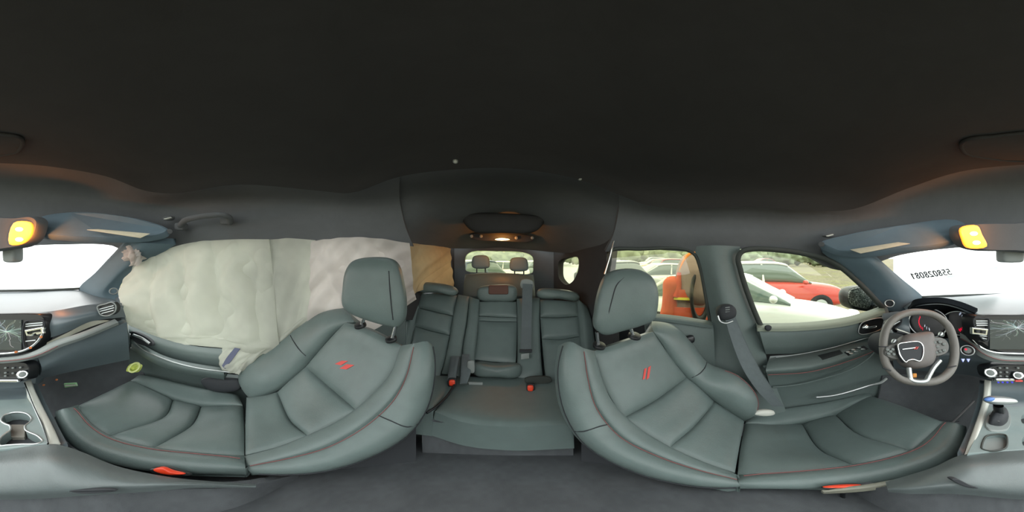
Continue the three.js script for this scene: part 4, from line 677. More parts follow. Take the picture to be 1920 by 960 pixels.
{ const t = thing('crumpled_bag', 'crumpled yellow green bag in the gap by the passenger door', 'litter');
  part(t, 'ball', new THREE.IcosahedronGeometry(0.04, 4).toNonIndexed(), std({ color: '#b9c85a', roughness: 0.6 }));
  const g = t.children[0].geometry, p = g.attributes.position; for (let i = 0; i < p.count; i++) { const v = new V3().fromBufferAttribute(p, i), s = 1 + 0.16 * Math.sin(v.x * 190 + v.y * 90) * Math.sin(v.y * 160 + v.z * 120); v.multiplyScalar(s); v.y *= 0.75; p.setXYZ(i, v.x, v.y, v.z); } const c = P(252, 690, 2.96); g.translate(c.x, c.y, c.z); g.computeVertexNormals();
  part(t, 'rim', torus(252, 689, 2.92, 9, 1.6, [0, 0.7, 1]), std({ color: '#d5df93', roughness: 0.5 })); }
for (const [x, y] of [[98, 701], [82, 722], [106, 712]]) single('orange_fleck', knob(x, y, 3.03, 2, 0.006, { n: 7 }), std({ color: '#b06a3a', roughness: 0.7 }), 'tiny orange fleck of debris on the passenger footwell carpet', 'debris', 'orange flecks');

// ---------------------------------------------------------------- dashboard, driver side
{
  const t = thing('dashboard', 'driver side dashboard with hooded gauges and broken centre screen', 'dashboard');
  part(t, 'top_pad', loft([
    [[1690, 572, 3.08], [1712, 562, 3.1], [1740, 557, 3.1], [1775, 556, 3.1], [1820, 553, 3.1], [1900, 548, 3.1], [2220, 544, 3.1]],
    [[1694, 577, 2.95], [1714, 567, 2.86], [1745, 562, 2.82], [1780, 564, 2.82], [1822, 568, 2.8], [1890, 567, 2.8], [2220, 566, 2.8]],
    [[1702, 583, 2.8], [1720, 570, 2.64], [1760, 567, 2.58], [1795, 574, 2.57], [1828, 587, 2.56], [1880, 591, 2.55], [2220, 591, 2.54]]], { nu: 50, nv: 18, t: 0.012 }), M.dash);
  part(t, 'gauge_hood', loft([
    [[1702, 583, 2.77], [1720, 570, 2.61], [1760, 567, 2.55], [1795, 574, 2.54], [1828, 587, 2.53]],
    [[1704, 590, 2.82], [1722, 580, 2.7], [1765, 577, 2.66], [1800, 588, 2.74], [1828, 598, 2.7]],
    [[1704, 606, 2.84], [1722, 602, 2.84], [1765, 600, 2.84], [1800, 602, 2.82], [1828, 608, 2.74]],
    [[1706, 640, 2.8], [1722, 640, 2.8], [1765, 640, 2.78], [1800, 638, 2.74], [1826, 632, 2.66]]], { nu: 30, nv: 20, t: 0.03 }), std({ color: '#171b1f', roughness: 0.95, specularIntensity: 0.2 }));
  const gauge = (cx, cy, r, d) => { const g = part(t, 'gauge', knob(cx, cy, d, r, 0.02), M.black, 'round black gauge'); part(g, 'gauge_ring', torus(cx, cy, d - 0.02, r, 1.2), M.satin); return g; };
  const arcs = (g, cx, cy, r, a0, a1, n, d, m) => { for (let i = 0; i < n; i++) { const a = (a0 + (a1 - a0) * i / (n - 1)) * Math.PI / 180; part(g, 'dial_mark', plate([[cx + (r - 3) * Math.cos(a) - 1.4, cy - (r - 3) * Math.sin(a) - 1.6], [cx + r * Math.cos(a) + 0.6, cy - r * Math.sin(a) - 1.6], [cx + r * Math.cos(a) + 0.6, cy - r * Math.sin(a) + 1.6], [cx + (r - 3) * Math.cos(a) - 1.4, cy - (r - 3) * Math.sin(a) + 1.6]], d, { t: 0.002, h: 0.001, bev: 0.2 }), m); } };
  const g1 = gauge(1740, 605, 27, 2.74); arcs(g1, 1740, 603, 18, 150, 235, 8, 2.715, M.dialRed); arcs(g1, 1745, 606, 13, 205, 260, 3, 2.713, M.dialWhite);
  const g2 = gauge(1796, 606, 22, 2.7); arcs(g2, 1796, 604, 17, -75, -15, 6, 2.672, M.dialRed); arcs(g2, 1796, 602, 16, -5, 70, 4, 2.672, M.dialWhite);
  part(t, 'info_screen', plate(rr(1752, 590, 1786, 616, 2), 2.72, { t: 0.01 }), std({ color: '#1b2428', roughness: 0.2 }));
  part(t, 'front_pad', loft([
    [[1655, 588, 2.86], [1690, 584, 2.82], [1704, 590, 2.8]],
    [[1660, 612, 2.82], [1690, 612, 2.76], [1706, 616, 2.74]],
    [[1664, 640, 2.84], [1692, 645, 2.78], [1710, 648, 2.76]]], { nu: 12, nv: 12, t: 0.04 }), M.dash);
  vent(t, sm([[1664, 606], [1676, 596], [1688, 593], [1690, 604], [1680, 614], [1668, 618]], 4), 2.74, [[1667, 608, 1687, 597], [1668, 613, 1687, 602]]);
  part(t, 'knee_panel', loft([
    [[1668, 640, 2.84], [1720, 640, 2.8], [1780, 634, 2.72], [1828, 628, 2.64], [1856, 648, 2.56]],
    [[1672, 665, 2.82], [1720, 668, 2.76], [1780, 668, 2.68], [1826, 668, 2.6], [1858, 674, 2.56]],
    [[1676, 690, 2.95], [1720, 695, 2.9], [1780, 700, 2.85], [1826, 705, 2.78], [1860, 715, 2.72]]], { nu: 24, nv: 14, t: 0.04 }), M.dash);
  part(t, 'bright_strip', loft([[[1800, 624, 2.62], [1822, 634, 2.57], [1840, 650, 2.53], [1870, 664, 2.5], [1920, 668, 2.5], [2220, 669, 2.5]], [[1800, 634, 2.62], [1820, 644, 2.56], [1838, 660, 2.51], [1868, 673, 2.48], [1920, 677, 2.48], [2220, 678, 2.48]]], { nu: 30, nv: 6, b: 0.01, t: 0.03 }), M.grey, 'light grey padded strip');
  stitch(t, 'stitching', [[1802, 635, 2.6], [1822, 646, 2.54], [1840, 661, 2.49], [1868, 673, 2.465], [1920, 677, 2.465], [2220, 678, 2.465]]);
  const bz = part(t, 'screen_bezel', plate(sm([[1826, 592], [1850, 591], [1920, 591], [2220, 591], [2220, 666], [1920, 664], [1880, 661], [1850, 650], [1832, 634], [1824, 612]], 4), 2.485, { t: 0.06, bev: 1.5, h: 0.006 }), M.black, 'glossy black screen surround');
  screenMesh(bz, 1856, 600, 2000, 655, 2.474, crackTexture(90, 66, 9));
  vent(t, sm([[1826, 598], [1842, 597], [1853, 598], [1853, 618], [1851, 640], [1842, 636], [1830, 620]], 4), 2.472, [[1829, 602, 1851, 602], [1829, 606, 1851, 606], [1830, 610, 1851, 610], [1836, 629, 1851, 631], [1840, 634, 1851, 636]]);
  part(t, 'vent_tab', plate([[1822, 614], [1852, 617], [1850, 629], [1822, 626]], 2.46, { t: 0.01, h: 0.003, holes: [[[1825, 617], [1848, 619.5], [1847, 626], [1825, 623.5]]] }), M.chrome, 'chrome vent tab');
  part(t, 'chrome_rim', tube([[1814, 628, 2.56], [1826, 638, 2.52], [1840, 652, 2.475], [1860, 660, 2.468], [1900, 663, 2.468], [2220, 664, 2.468]], 0.006, { n: 60 }), M.chrome, 'chrome line round the screen');
  const st = part(t, 'start_button', knob(1814, 657, 2.56, 9, 0.015), M.black); part(st, 'button_ring', torus(1814, 657, 2.545, 9, 1.2), M.satin); part(st, 'button_cap', knob(1814, 657, 2.545, 5.5, 0.008), M.grey); part(st, 'lit_mark', knob(1811, 655, 2.536, 1.8, 0.003, { n: 8 }), M.dialRed);
  for (const x of [1806, 1816]) part(t, 'indicator', plate([[x - 3, 673], [x + 3, 673], [x, 679]], 2.57, { t: 0.004, h: 0.001, bev: 0.3 }), std({ color: '#dfe6ff', emissive: '#7f8cff', emissiveIntensity: 0.5 }));
}
{
  const t = thing('climate_panel', 'black climate control panel with two chrome knobs below the broken screen', 'control panel');
  part(t, 'face', plate(sm([[1850, 690], [1870, 684], [1920, 684], [2220, 684], [2220, 716], [1920, 716], [1875, 714], [1854, 708]], 3), 2.5, { t: 0.05, h: 0.005 }), M.black);
  for (const [x, y, r] of [[1857, 699, 9], [1909, 704, 7.5]]) { const k = part(t, 'knob', knob(x, y, 2.49, r, 0.03), M.chrome, 'chrome rotary knob'); part(k, 'knob_cap', knob(x, y, 2.462, r * 0.62, 0.006), M.grey); }
  for (const [x, y] of [[1875, 690], [1888, 690], [1909, 690], [1876, 698], [1888, 698], [1876, 705], [1888, 706], [1940, 700]]) part(t, 'button', knob(x, y, 2.49, 1.8, 0.006, { n: 8 }), M.grey);
  part(t, 'chrome_bar', plate(rr(1868, 710, 1902, 715, 2), 2.475, { t: 0.012, h: 0.003 }), M.chrome); part(t, 'red_mark', plate(rr(1904, 713, 1918, 716, 1), 2.475, { t: 0.01, h: 0.002 }), M.red);
  for (const x of [1872, 1880, 1889, 1898]) part(t, 'lit_switch', knob(x, 717, 2.48, 1.6, 0.004, { n: 8 }), std({ color: '#4a4ac0', emissive: '#3a3aff', emissiveIntensity: 0.3 }));
}
{
  const w = plane([1720, 578, 2.46], [1790, 650, 2.38], [1720, 722, 2.3]), t = thing('steering_wheel', 'flat bottomed leather steering wheel in front of the gauges', 'steering wheel');
  const rimPts = [[1722, 585], [1752, 591], [1776, 609], [1787, 635], [1790, 660], [1785, 688], [1772, 705], [1752, 715], [1720, 717], [1690, 711], [1672, 697], [1660, 678], [1656, 650], [1660, 622], [1672, 602], [1694, 589]].map(([x, y]) => [x, y, w(x, y)]);
  const rm = part(t, 'rim', tube(rimPts, 0.0185, { closed: true, n: 120, m: 14 }), std({ map: tint(hx('#66645f'), 0.1, 0.3), roughness: 0.4, bumpMap: grain, bumpScale: 0.0008 }), 'grey leather rim');
  for (const [x, y, dx, dy] of [[1662, 692, 8, 3], [1784, 688, 9, -2], [1657, 650, 9, 0]]) part(rm, 'seam', tube([[x - dx, y - dy, w(x, y) - 0.02], [x, y, w(x, y) - 0.025], [x + dx, y + dy, w(x, y) - 0.02]], 0.003), M.blackMatte);
  const hub = part(t, 'hub', blob(sm([[1682, 642], [1692, 630], [1712, 625], [1742, 624], [1746, 640], [1750, 660], [1744, 682], [1730, 690], [1704, 690], [1690, 680], [1683, 662]], 5), (x, y) => w(x, y) + 0.01, { f: 0.05, r: 0.05, k: 3 }), std({ map: tint(hx('#5c5856'), 0.08, 0.3), roughness: 0.55, bumpMap: grain, bumpScale: 0.0006 }));
  const eo = [[1684, 646], [1700, 642], [1722, 641], [1729, 646], [1731, 656], [1729, 670], [1724, 677], [1712, 674], [1702, 676], [1698, 679], [1690, 670], [1685, 658]], we = (x, y) => w(x, y) - 0.042;
  const eb = part(hub, 'emblem_plate', plate(sm(eo, 4), we, { t: 0.02, h: 0.003 }), M.blackMatte); part(hub, 'emblem_rim', tube(eo.map(([x, y]) => [x, y, we(x, y) - 0.004]), 0.0035, { closed: true, n: 80 }), M.chrome, 'chrome shield outline');
  part(hub, 'emblem_bar', plate([[1692, 654], [1716, 651], [1716, 653], [1692, 656]], (x, y) => we(x, y) - 0.006, { t: 0.002, h: 0.001, bev: 0.3 }), M.satin); part(hub, 'emblem_slash', merge([plate([[1714, 655], [1717, 650], [1719, 650], [1716, 655]], (x, y) => we(x, y) - 0.006, { t: 0.002, h: 0.001, bev: 0.2 }), plate([[1717.5, 655], [1720.5, 650], [1722.5, 650], [1719.5, 655]], (x, y) => we(x, y) - 0.006, { t: 0.002, h: 0.001, bev: 0.2 })]), M.red, 'small red slashes');
  for (const [o, bs] of [[[[1658, 652], [1670, 646], [1682, 645], [1683, 660], [1684, 674], [1664, 671], [1657, 664]], [[1664, 656], [1674, 655], [1666, 663], [1676, 664], [1670, 659]]], [[[1744, 634], [1758, 632], [1772, 637], [1778, 650], [1774, 662], [1752, 668], [1747, 652]], [[1752, 642], [1762, 641], [1770, 645], [1756, 661], [1763, 659], [1770, 657], [1758, 650]]]]) {
    const sp = part(t, 'spoke', plate(sm(o, 4), (x, y) => w(x, y) - 0.015, { t: 0.03, h: 0.008, bev: 1.5 }), std({ color: '#4b4c49', roughness: 0.5 }));
    for (const [x, y] of bs) part(sp, 'button', knob(x, y, w(x, y) - 0.025, 2.6, 0.01, { n: 10 }), M.grey);
  }
  part(t, 'lower_spoke', tube([[1704, 690], [1706, 704], [1709, 713], [1722, 716], [1736, 714], [1742, 704], [1750, 690], [1762, 676]].map(([x, y]) => [x, y, w(x, y) - 0.012]), 0.011, { n: 60 }), M.satin, 'satin silver lower spoke');
  part(t, 'sticker', plate(rr(1712, 700, 1719, 708, 1), (x, y) => w(x, y) + 0.03, { t: 0.01, h: 0.002 }), std({ color: '#d0893a', roughness: 0.6 }), 'small orange label');
  part(t, 'column', blob(oval(1722, 660, 26, 26), 2.5, { f: 0.06, r: 0.3, k: 5 }), M.blackMatte);
  for (const [x, y] of [[1676, 640], [1764, 626]]) part(t, 'paddle', blob(sm([[x - 4, y + 4], [x - 1, y - 4], [x + 5, y - 3], [x + 4, y + 5]], 4), w(x, y) + 0.03, { f: 0.012, r: 0.01 }), M.satin, 'silver shift paddle');
  const sk = thing('indicator_stalk', 'black control stalk with white markings behind the wheel hub', 'stalk'); part(sk, 'lever', tube([[1712, 630, 2.46], [1695, 624, 2.44], [1678, 619, 2.4]], 0.013), M.blackMatte); part(sk, 'marking', tube([[1708, 627, 2.435], [1695, 622, 2.42], [1680, 617, 2.385]], 0.004), M.lightPlastic, 'white printed marks');
}
single('light_switch', knob(1668, 622, 2.72, 5, 0.02), M.grey, 'round headlamp switch beside the steering wheel rim', 'switch');
// ---------------------------------------------------------------- centre console, driver end
const cq = plane([1850, 775, 2.4], [1920, 775, 2.4], [1880, 850, 2.08]);
{
  const t = thing('centre_console', 'grey console with gear selector, tray and pale rail, driver end', 'console');
  const tray = sm([[1842, 842], [1846, 822], [1852, 817], [1884, 815], [1888, 820], [1885, 840]], 3), slot = sm(rr(1914, 778, 1960, 796, 6, 2), 1), slot2 = sm(rr(1916, 820, 1960, 838, 6, 2), 1);
  part(t, 'top', plate([[1852, 762], [1900, 762], [2220, 762], [2220, 848], [1920, 844], [1860, 848], [1814, 852], [1826, 825], [1842, 790]], cq, { t: 0.05, bev: 1, holes: [tray, slot, slot2] }), M.console);
  part(t, 'tray_floor', plate(tray.map(([x, y]) => [x, y + 1]), (x, y) => cq(x, y) + 0.03, { t: 0.01, bev: 0, h: 0.001 }), M.grey, 'shallow grey tray'); part(t, 'tray_rim', tube(tray.map(([x, y]) => [x, y, cq(x, y) - 0.008]), 0.004, { closed: true, n: 60 }), M.rubber);
  for (const q of [slot, slot2]) part(t, 'slot_floor', plate(q, (x, y) => cq(x, y) + 0.04, { t: 0.01, bev: 0, h: 0.001 }), M.black);
  part(t, 'slope', loft([[[1852, 714, 2.62], [2220, 714, 2.62]], [[1852, 740, 2.58], [2220, 740, 2.58]], [[1852, 764, 2.45], [2220, 764, 2.45]]], { t: 0.03, nu: 8, nv: 10 }), M.dash);
  part(t, 'rail', loft([[[1846, 712, 2.58], [1858, 714, 2.56]], [[1842, 750, 2.5], [1854, 752, 2.48]], [[1828, 800, 2.3], [1842, 800, 2.28]], [[1808, 852, 2.1], [1824, 852, 2.08]]], { b: 0.014, t: 0.05, nu: 10, nv: 24 }), M.lightPlastic, 'pale side rail');
  part(t, 'side_wall', loft([[[1846, 714, 2.62], [1842, 752, 2.52], [1828, 800, 2.33], [1806, 852, 2.13]], [[1846, floorRow(2.62), 2.62], [1842, floorRow(2.52), 2.52], [1828, floorRow(2.33), 2.33], [1806, floorRow(2.13), 2.13]]], { t: 0.02, nu: 14, nv: 5 }), M.dash);
}
{
  const t = thing('gear_selector', 'gear lever with silver T handle over a crumpled black boot', 'gear lever');
  part(t, 'boot_frame', plate(sm([[1848, 800], [1850, 782], [1858, 772], [1888, 770], [1895, 780], [1893, 800], [1886, 807], [1858, 808]], 4), (x, y) => cq(x, y) - 0.012, { t: 0.02, h: 0.005, holes: [sm([[1855, 793], [1858, 780], [1870, 774], [1886, 777], [1889, 788], [1880, 796], [1866, 797]], 3)] }), M.grey);
  const bt = part(t, 'boot', blob(sm([[1854, 794], [1857, 779], [1868, 771], [1886, 774], [1890, 788], [1880, 798], [1864, 798]], 5), (x, y) => cq(x, y) - 0.02, { f: 0.05, r: 0.02 }), M.blackMatte, 'folded black boot');
  for (const pts of [[[1858, 780], [1868, 790], [1882, 786]], [[1862, 775], [1874, 783], [1888, 780]]]) part(bt, 'fold', tube(pts.map(([x, y]) => [x, y, cq(x, y) - 0.055]), 0.008), M.black);
  part(t, 'stem', tube([[1874, 782, 2.32], [1872, 760, 2.3]], 0.02), M.black);
  const h = part(t, 'handle', blob(sm([[1846, 750], [1856, 744], [1880, 744], [1902, 748], [1905, 752], [1896, 756], [1870, 758], [1850, 755]], 5), 2.3, { f: 0.03, r: 0.03, k: 2.4 }), M.satin, 'silver handle');
  part(h, 'release_button', blob(sm([[1846, 749], [1854, 745], [1864, 746], [1860, 751], [1848, 752]], 4), 2.275, { f: 0.012, r: 0.01 }), std({ color: '#4f78b8', roughness: 0.3 }), 'blue tinted button');
}
{
  const t = thing('console_armrest', 'smooth grey padded console lid beside the driver seat', 'armrest');
  part(t, 'lid', loft([
    [[1660, 903, 2.14], [1700, 892, 2.14], [1750, 876, 2.12], [1800, 854, 2.1], [1850, 850, 2.08], [1920, 845, 2.08], [2220, 848, 2.08]],
    [[1662, 910, 2.1], [1704, 903, 2.04], [1760, 888, 1.99], [1810, 876, 1.96], [1850, 874, 1.95], [1920, 874, 1.94], [2220, 876, 1.94]],
    [[1664, 917, 2.06], [1708, 915, 1.99], [1770, 910, 1.93], [1815, 908, 1.91], [1855, 914, 1.9], [1920, 920, 1.9], [2220, 922, 1.9]],
    [[1666, 923, 2.07], [1708, 926, 2.0], [1770, 926, 1.96], [1815, 928, 1.94], [1855, 932, 1.93], [1920, 937, 1.93], [2220, 938, 1.93]]], { nu: 50, nv: 30, t: 0.06, tu: (u) => 0.1 + 0.9 * u }), M.armrest);
  part(t, 'edge_strip', loft([[[1540, 919, 2.26], [1640, 906, 2.22], [1720, 888, 2.16], [1800, 855, 2.12]], [[1545, 923, 2.25], [1645, 912, 2.2], [1726, 895, 2.14], [1806, 862, 2.08]]], { t: 0.02, b: 0.006, nu: 24, nv: 5 }), M.tanStrip, 'pale tan edge strip along the seat');
  part(t, 'latch_recess', plate(sm([[1784, 899], [1794, 898], [1822, 911], [1834, 915], [1820, 915], [1800, 909]], 4), 1.9, { t: 0.02, h: 0.002 }), M.blackMatte, 'dark latch slot');
  part(t, 'console_side', loft([[[1560, 890, 2.5], [1665, 919, 2.15], [1775, 922, 2.01], [1855, 928, 1.97], [1920, 933, 1.96], [2220, 934, 1.96]], [[1560, floorRow(2.5), 2.5], [1665, floorRow(2.17), 2.17], [1775, floorRow(2.02), 2.02], [1855, floorRow(1.97), 1.97], [1920, floorRow(1.96), 1.96], [2220, floorRow(1.96), 1.96]]], { t: 0.05, nu: 24, nv: 5 }), M.carpet);
}

// ---------------------------------------------------------------- overhead things
for (const [lb, o, lab, hinge] of [
  ['fabric sun visor with warning label on the passenger side', [[70, 412, 2.8], [130, 398, 2.86], [210, 402, 2.88], [280, 416, 2.9], [316, 431, 2.92], [312, 439, 2.9], [270, 449, 2.84], [200, 450, 2.76], [120, 447, 2.74], [78, 440, 2.74]], [[163, 431], [184, 429.5], [281, 438], [263, 446]], [318, 434]],
  ['fabric sun visor with warning label on the driver side', [[1538, 456, 2.94], [1590, 440, 2.92], [1680, 424, 2.88], [1790, 412, 2.84], [1812, 424, 2.78], [1806, 446, 2.74], [1760, 462, 2.74], [1690, 470, 2.76], [1630, 478, 2.82], [1570, 474, 2.9]], [[1594, 468], [1684, 454], [1706, 457], [1614, 475]], [1540, 458]]]) {
  const t = thing('sun_visor', lb, 'sun visor', 'sun visors');
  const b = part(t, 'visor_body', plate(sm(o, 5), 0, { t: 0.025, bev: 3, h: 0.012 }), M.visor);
  const vp = plane(o[1], o[3], o[7]); part(b, 'warning_label', plate(lab, (x, y) => vp(x, y) - 0.045, { t: 0.002, h: 0.001, bev: 0.3 }), M.paper, 'pale beige printed label');
  part(t, 'hinge', knob(hinge[0], hinge[1], 2.93, 5, 0.02), M.trim);
}
for (const [x, y, d, lb] of [[314, 409, 3.0, 'small pale visor clip beside the grab handle'], [1556, 441, 2.98, 'small pale visor clip above the driver door']]) {
  const t = thing('visor_clip', lb, 'clip', 'visor clips'); part(t, 'base', plate(sm([[x - 11, y + 1], [x - 4, y - 4], [x + 10, y - 3], [x + 8, y + 3], [x - 6, y + 4]], 4), d, { t: 0.02, h: 0.008 }), M.trim); part(t, 'hook', plate([[x - 7, y + 1], [x + 6, y - 2], [x + 7, y], [x - 4, y + 3]], d - 0.014, { t: 0.01, h: 0.004 }), M.lightPlastic);
}
{
  const t = thing('grab_handle', 'dark curved grab handle above the passenger window', 'grab handle');
  part(t, 'bar', tube([[338, 424, 2.98], [346, 414, 2.93], [366, 408, 2.89], [395, 404, 2.88], [418, 403, 2.9], [430, 408, 2.94], [431, 418, 2.99]], 0.018, { n: 60, m: 10 }), M.trim);
  for (const [x, y] of [[341, 425], [426, 414]]) part(t, 'foot', blob(sm(rr(x - 10, y - 7, x + 8, y + 7, 4, 2), 2), 3.0, { f: 0.03, r: 0.03, k: 4 }), M.trim);
}
for (const [lb, o] of [['dark sunglasses hatch in the headliner, passenger end', [[-100, 254], [20, 254], [36, 257], [42, 265], [38, 278], [28, 286], [-100, 286]]], ['dark sunglasses hatch in the headliner, driver end', [[2020, 254], [1850, 257], [1812, 262], [1803, 270], [1806, 282], [1822, 291], [2020, 292]]]]) {
  const t = thing('overhead_hatch', lb, 'overhead console', 'overhead hatches'); const f = (x, y) => cd(y, 3.0) - 0.025;
  part(t, 'frame', tube(sm(o, 2).map(([x, y]) => [x, y, f(x, y)]), 0.009, { closed: true, n: 80 }), M.headliner); part(t, 'lid', plate(sm(o, 3), (x, y) => f(x, y) + 0.004, { t: 0.01, h: 0.006 }), M.headliner);
}
for (const [lb, o, lamp, bl] of [
  ['rear view mirror with a lit amber lamp, passenger end', [[-100, 412], [30, 408], [62, 406], [73, 414], [72, 430], [64, 448], [48, 460], [20, 466], [-100, 470]], [[27, 418], [56, 416], [62, 422], [60, 440], [46, 456], [19, 458]], [[36, 430], [36, 449]]],
  ['rear view mirror with a lit amber lamp, driver end', [[2020, 416], [1900, 418], [1820, 420], [1797, 426], [1795, 440], [1806, 458], [1830, 468], [1900, 471], [2020, 471]], [[1800, 428], [1831, 423], [1840, 440], [1849, 462], [1812, 464], [1803, 448]], [[1826, 438], [1831, 455]]]]) {
  const t = thing('rear_view_mirror', lb, 'mirror', 'rear view mirror ends');
  part(t, 'housing', plate(sm(o, 5), 2.66, { t: 0.05, bev: 2, h: 0.012 }), M.trim);
  const l = part(t, 'amber_lamp', blob(sm(lamp, 4), 2.645, { f: 0.012, r: 0.01, k: 4 }), M.amber, 'glowing amber lamp lens');
  for (const [x, y] of bl) part(l, 'bulb', blob(oval(x, y, 7, 4, 14), 2.632, { f: 0.006, r: 0.006 }), M.bulb);
  part(t, 'mount', blob(sm(rr(bl[0][0] < 100 ? 12 : 1876, 460, bl[0][0] < 100 ? 34 : 1914, 492, 5, 2), 2), 2.78, { f: 0.03, r: 0.04, k: 4 }), M.grey);
  const pl = new THREE.PointLight('#ff9030', 0.28); pl.name = 'mirror_lamp_light'; pl.position.copy(P((bl[0][0] + bl[1][0]) / 2, 440, 2.57)); pl.castShadow = true; scene.add(pl);
}
{
  const t = thing('side_mirror', 'black door mirror outside the driver window with reflections painted on its glass', 'side mirror');
  part(t, 'housing', blob(sm([[1588, 562], [1590, 545], [1600, 538], [1630, 537], [1650, 546], [1652, 572], [1645, 582], [1620, 583], [1594, 576]], 5), 3.3, { f: 0.03, r: 0.14, k: 3.4 }), M.black);
  const st = tex(256, (i) => { const s = Math.max(0, nA[i] * 1.3 - 0.55) * 0.9; return [0.25 + s, 0.27 + s, 0.26 + s]; }, 0.25, true);  // pale streaks paint the debris reflected in the mirror
  part(t, 'mirror_glass', plate(sm([[1592, 560], [1594, 546], [1602, 541], [1630, 541], [1630, 577], [1600, 572]], 4), 3.262, { t: 0.01, h: 0.003 }), std({ map: st, roughness: 0.35, metalness: 0.3 }), 'mirror glass with painted streaky reflections');
  part(t, 'arm', blob(sm([[1640, 572], [1668, 566], [1676, 580], [1650, 586]], 4), 3.2, { f: 0.03, r: 0.06 }), M.black);
}
{ const t = thing('tweeter', 'round tweeter grille in the driver side pillar base', 'speaker'); part(t, 'grille', knob(1668, 569, 2.93, 8, 0.012), M.blackMatte); part(t, 'ring', torus(1668, 569, 2.918, 6.5, 0.9), M.satin); }
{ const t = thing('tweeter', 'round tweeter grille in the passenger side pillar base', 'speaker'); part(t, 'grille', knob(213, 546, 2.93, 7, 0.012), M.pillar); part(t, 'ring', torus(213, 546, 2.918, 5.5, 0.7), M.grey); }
// number written on the windscreen, read from outside
{
  const font = await new FontLoader().loadAsync('fonts/droid/droid_sans_bold.typeface.json');
  const g = new TextGeometry('558028081', { font, size: 0.05, depth: 0.001, curveSegments: 4 }); g.computeBoundingBox(); const w = g.boundingBox.max.x;
  g.applyMatrix4(new THREE.Matrix4().makeScale(-1, 1, 1)); g.translate(w, 0, 0); const ix = g.index; 
  const a = P(1718, 524, 3.0), b = P(1792, 515, 3.0); g.scale(a.distanceTo(b) / w, 0.9, 1); g.rotateX(-0.5); g.rotateZ(Math.atan2(b.y - a.y, b.x - a.x)); g.translate(a.x, a.y, a.z - 0.02);
  single('windscreen_number', merge([g]), std({ color: '#7f948d', roughness: 0.8 }), 'grey stock number written on the windscreen, seen reversed', 'writing');
  single('windscreen_sticker', plate([[1776, 518], [1838, 506], [1870, 500], [1872, 540], [1780, 548]], plane([1728, 559, 3.1], [1920, 550, 3.08], [1800, 457, 2.83]), { t: 0.001, h: 0.0005, bev: 0.3 }), std({ color: '#eef4f3', roughness: 0.8, transmission: 0.75, thickness: 0 }), 'pale translucent sticker on the windscreen beside the number', 'sticker');
}

// ---------------------------------------------------------------- outside: cars, trees, a worker
function ringBody(st, N = 22) {                                       // closed body through upright oval sections along x
  const pos = [], uv = [], idx = [];
  const all = [{ ...st[0], w: 0.01, y0: (st[0].y0 + st[0].y1) / 2, y1: (st[0].y0 + st[0].y1) / 2 + 0.01 }, ...st, { ...st.at(-1), w: 0.01, y0: (st.at(-1).y0 + st.at(-1).y1) / 2, y1: (st.at(-1).y0 + st.at(-1).y1) / 2 + 0.01 }];
  all.forEach((s) => { for (let i = 0; i < N; i++) { const a = i / N * 2 * Math.PI, e = 2 / (s.k ?? 4), c = Math.cos(a), n = Math.sin(a); pos.push(s.x, (s.y0 + s.y1) / 2 + (s.y1 - s.y0) / 2 * Math.sign(n) * Math.abs(n) ** e, s.w * Math.sign(c) * Math.abs(c) ** e); uv.push(s.x, a); } });
  for (let j = 0; j < all.length - 1; j++) for (let i = 0; i < N; i++) { const a = j * N + i, b = j * N + (i + 1) % N; idx.push(a, b, a + N, b, b + N, a + N); }
  const g = build(pos, uv, idx); return g.toNonIndexed();
}
const interp = (st, n) => { const out = [], K = ['x', 'y0', 'y1', 'w'], cs = K.map((k) => new THREE.CatmullRomCurve3(st.map((s, i) => new V3(i, s[k], 0)))); for (let i = 0; i <= n; i++) { const o = { k: 4.2 }; K.forEach((k, j) => { o[k] = cs[j].getPoint(i / n).y; }); out.push(o); } return out; };
const S = (x, y0, y1, w) => ({ x, y0, y1, w });
const shapes = {
  sedan: { body: [S(-2.15, 0.5, 0.8, 0.62), S(-2.05, 0.32, 0.92, 0.78), S(-1.3, 0.24, 0.98, 0.87), S(0, 0.22, 0.96, 0.9), S(0.95, 0.22, 0.95, 0.89), S(1.55, 0.26, 0.87, 0.86), S(1.98, 0.3, 0.74, 0.76), S(2.12, 0.42, 0.62, 0.58)], cab: [S(-1.75, 0.88, 0.98, 0.66), S(-1.2, 0.88, 1.36, 0.66), S(-0.5, 0.88, 1.45, 0.67), S(0.15, 0.88, 1.42, 0.66), S(0.62, 0.88, 1.18, 0.7), S(1.0, 0.88, 0.96, 0.74)], wheel: [-1.3, 1.32], roof: [-1.25, 0.15] },
  hatch: { body: [S(-1.85, 0.5, 0.9, 0.7), S(-1.78, 0.34, 1.02, 0.82), S(-1, 0.26, 1.05, 0.87), S(0, 0.24, 1.03, 0.88), S(0.9, 0.25, 1.02, 0.87), S(1.5, 0.28, 0.96, 0.84), S(1.78, 0.34, 0.85, 0.76), S(1.85, 0.45, 0.7, 0.6)], cab: [S(-1.75, 0.95, 1.2, 0.68), S(-1.6, 0.95, 1.55, 0.68), S(-0.5, 0.95, 1.62, 0.69), S(0.25, 0.95, 1.58, 0.68), S(0.6, 0.95, 1.3, 0.71), S(0.95, 0.95, 1.02, 0.74)], wheel: [-1.15, 1.15], roof: [-1.6, 0.25] },
};
const cache = {};
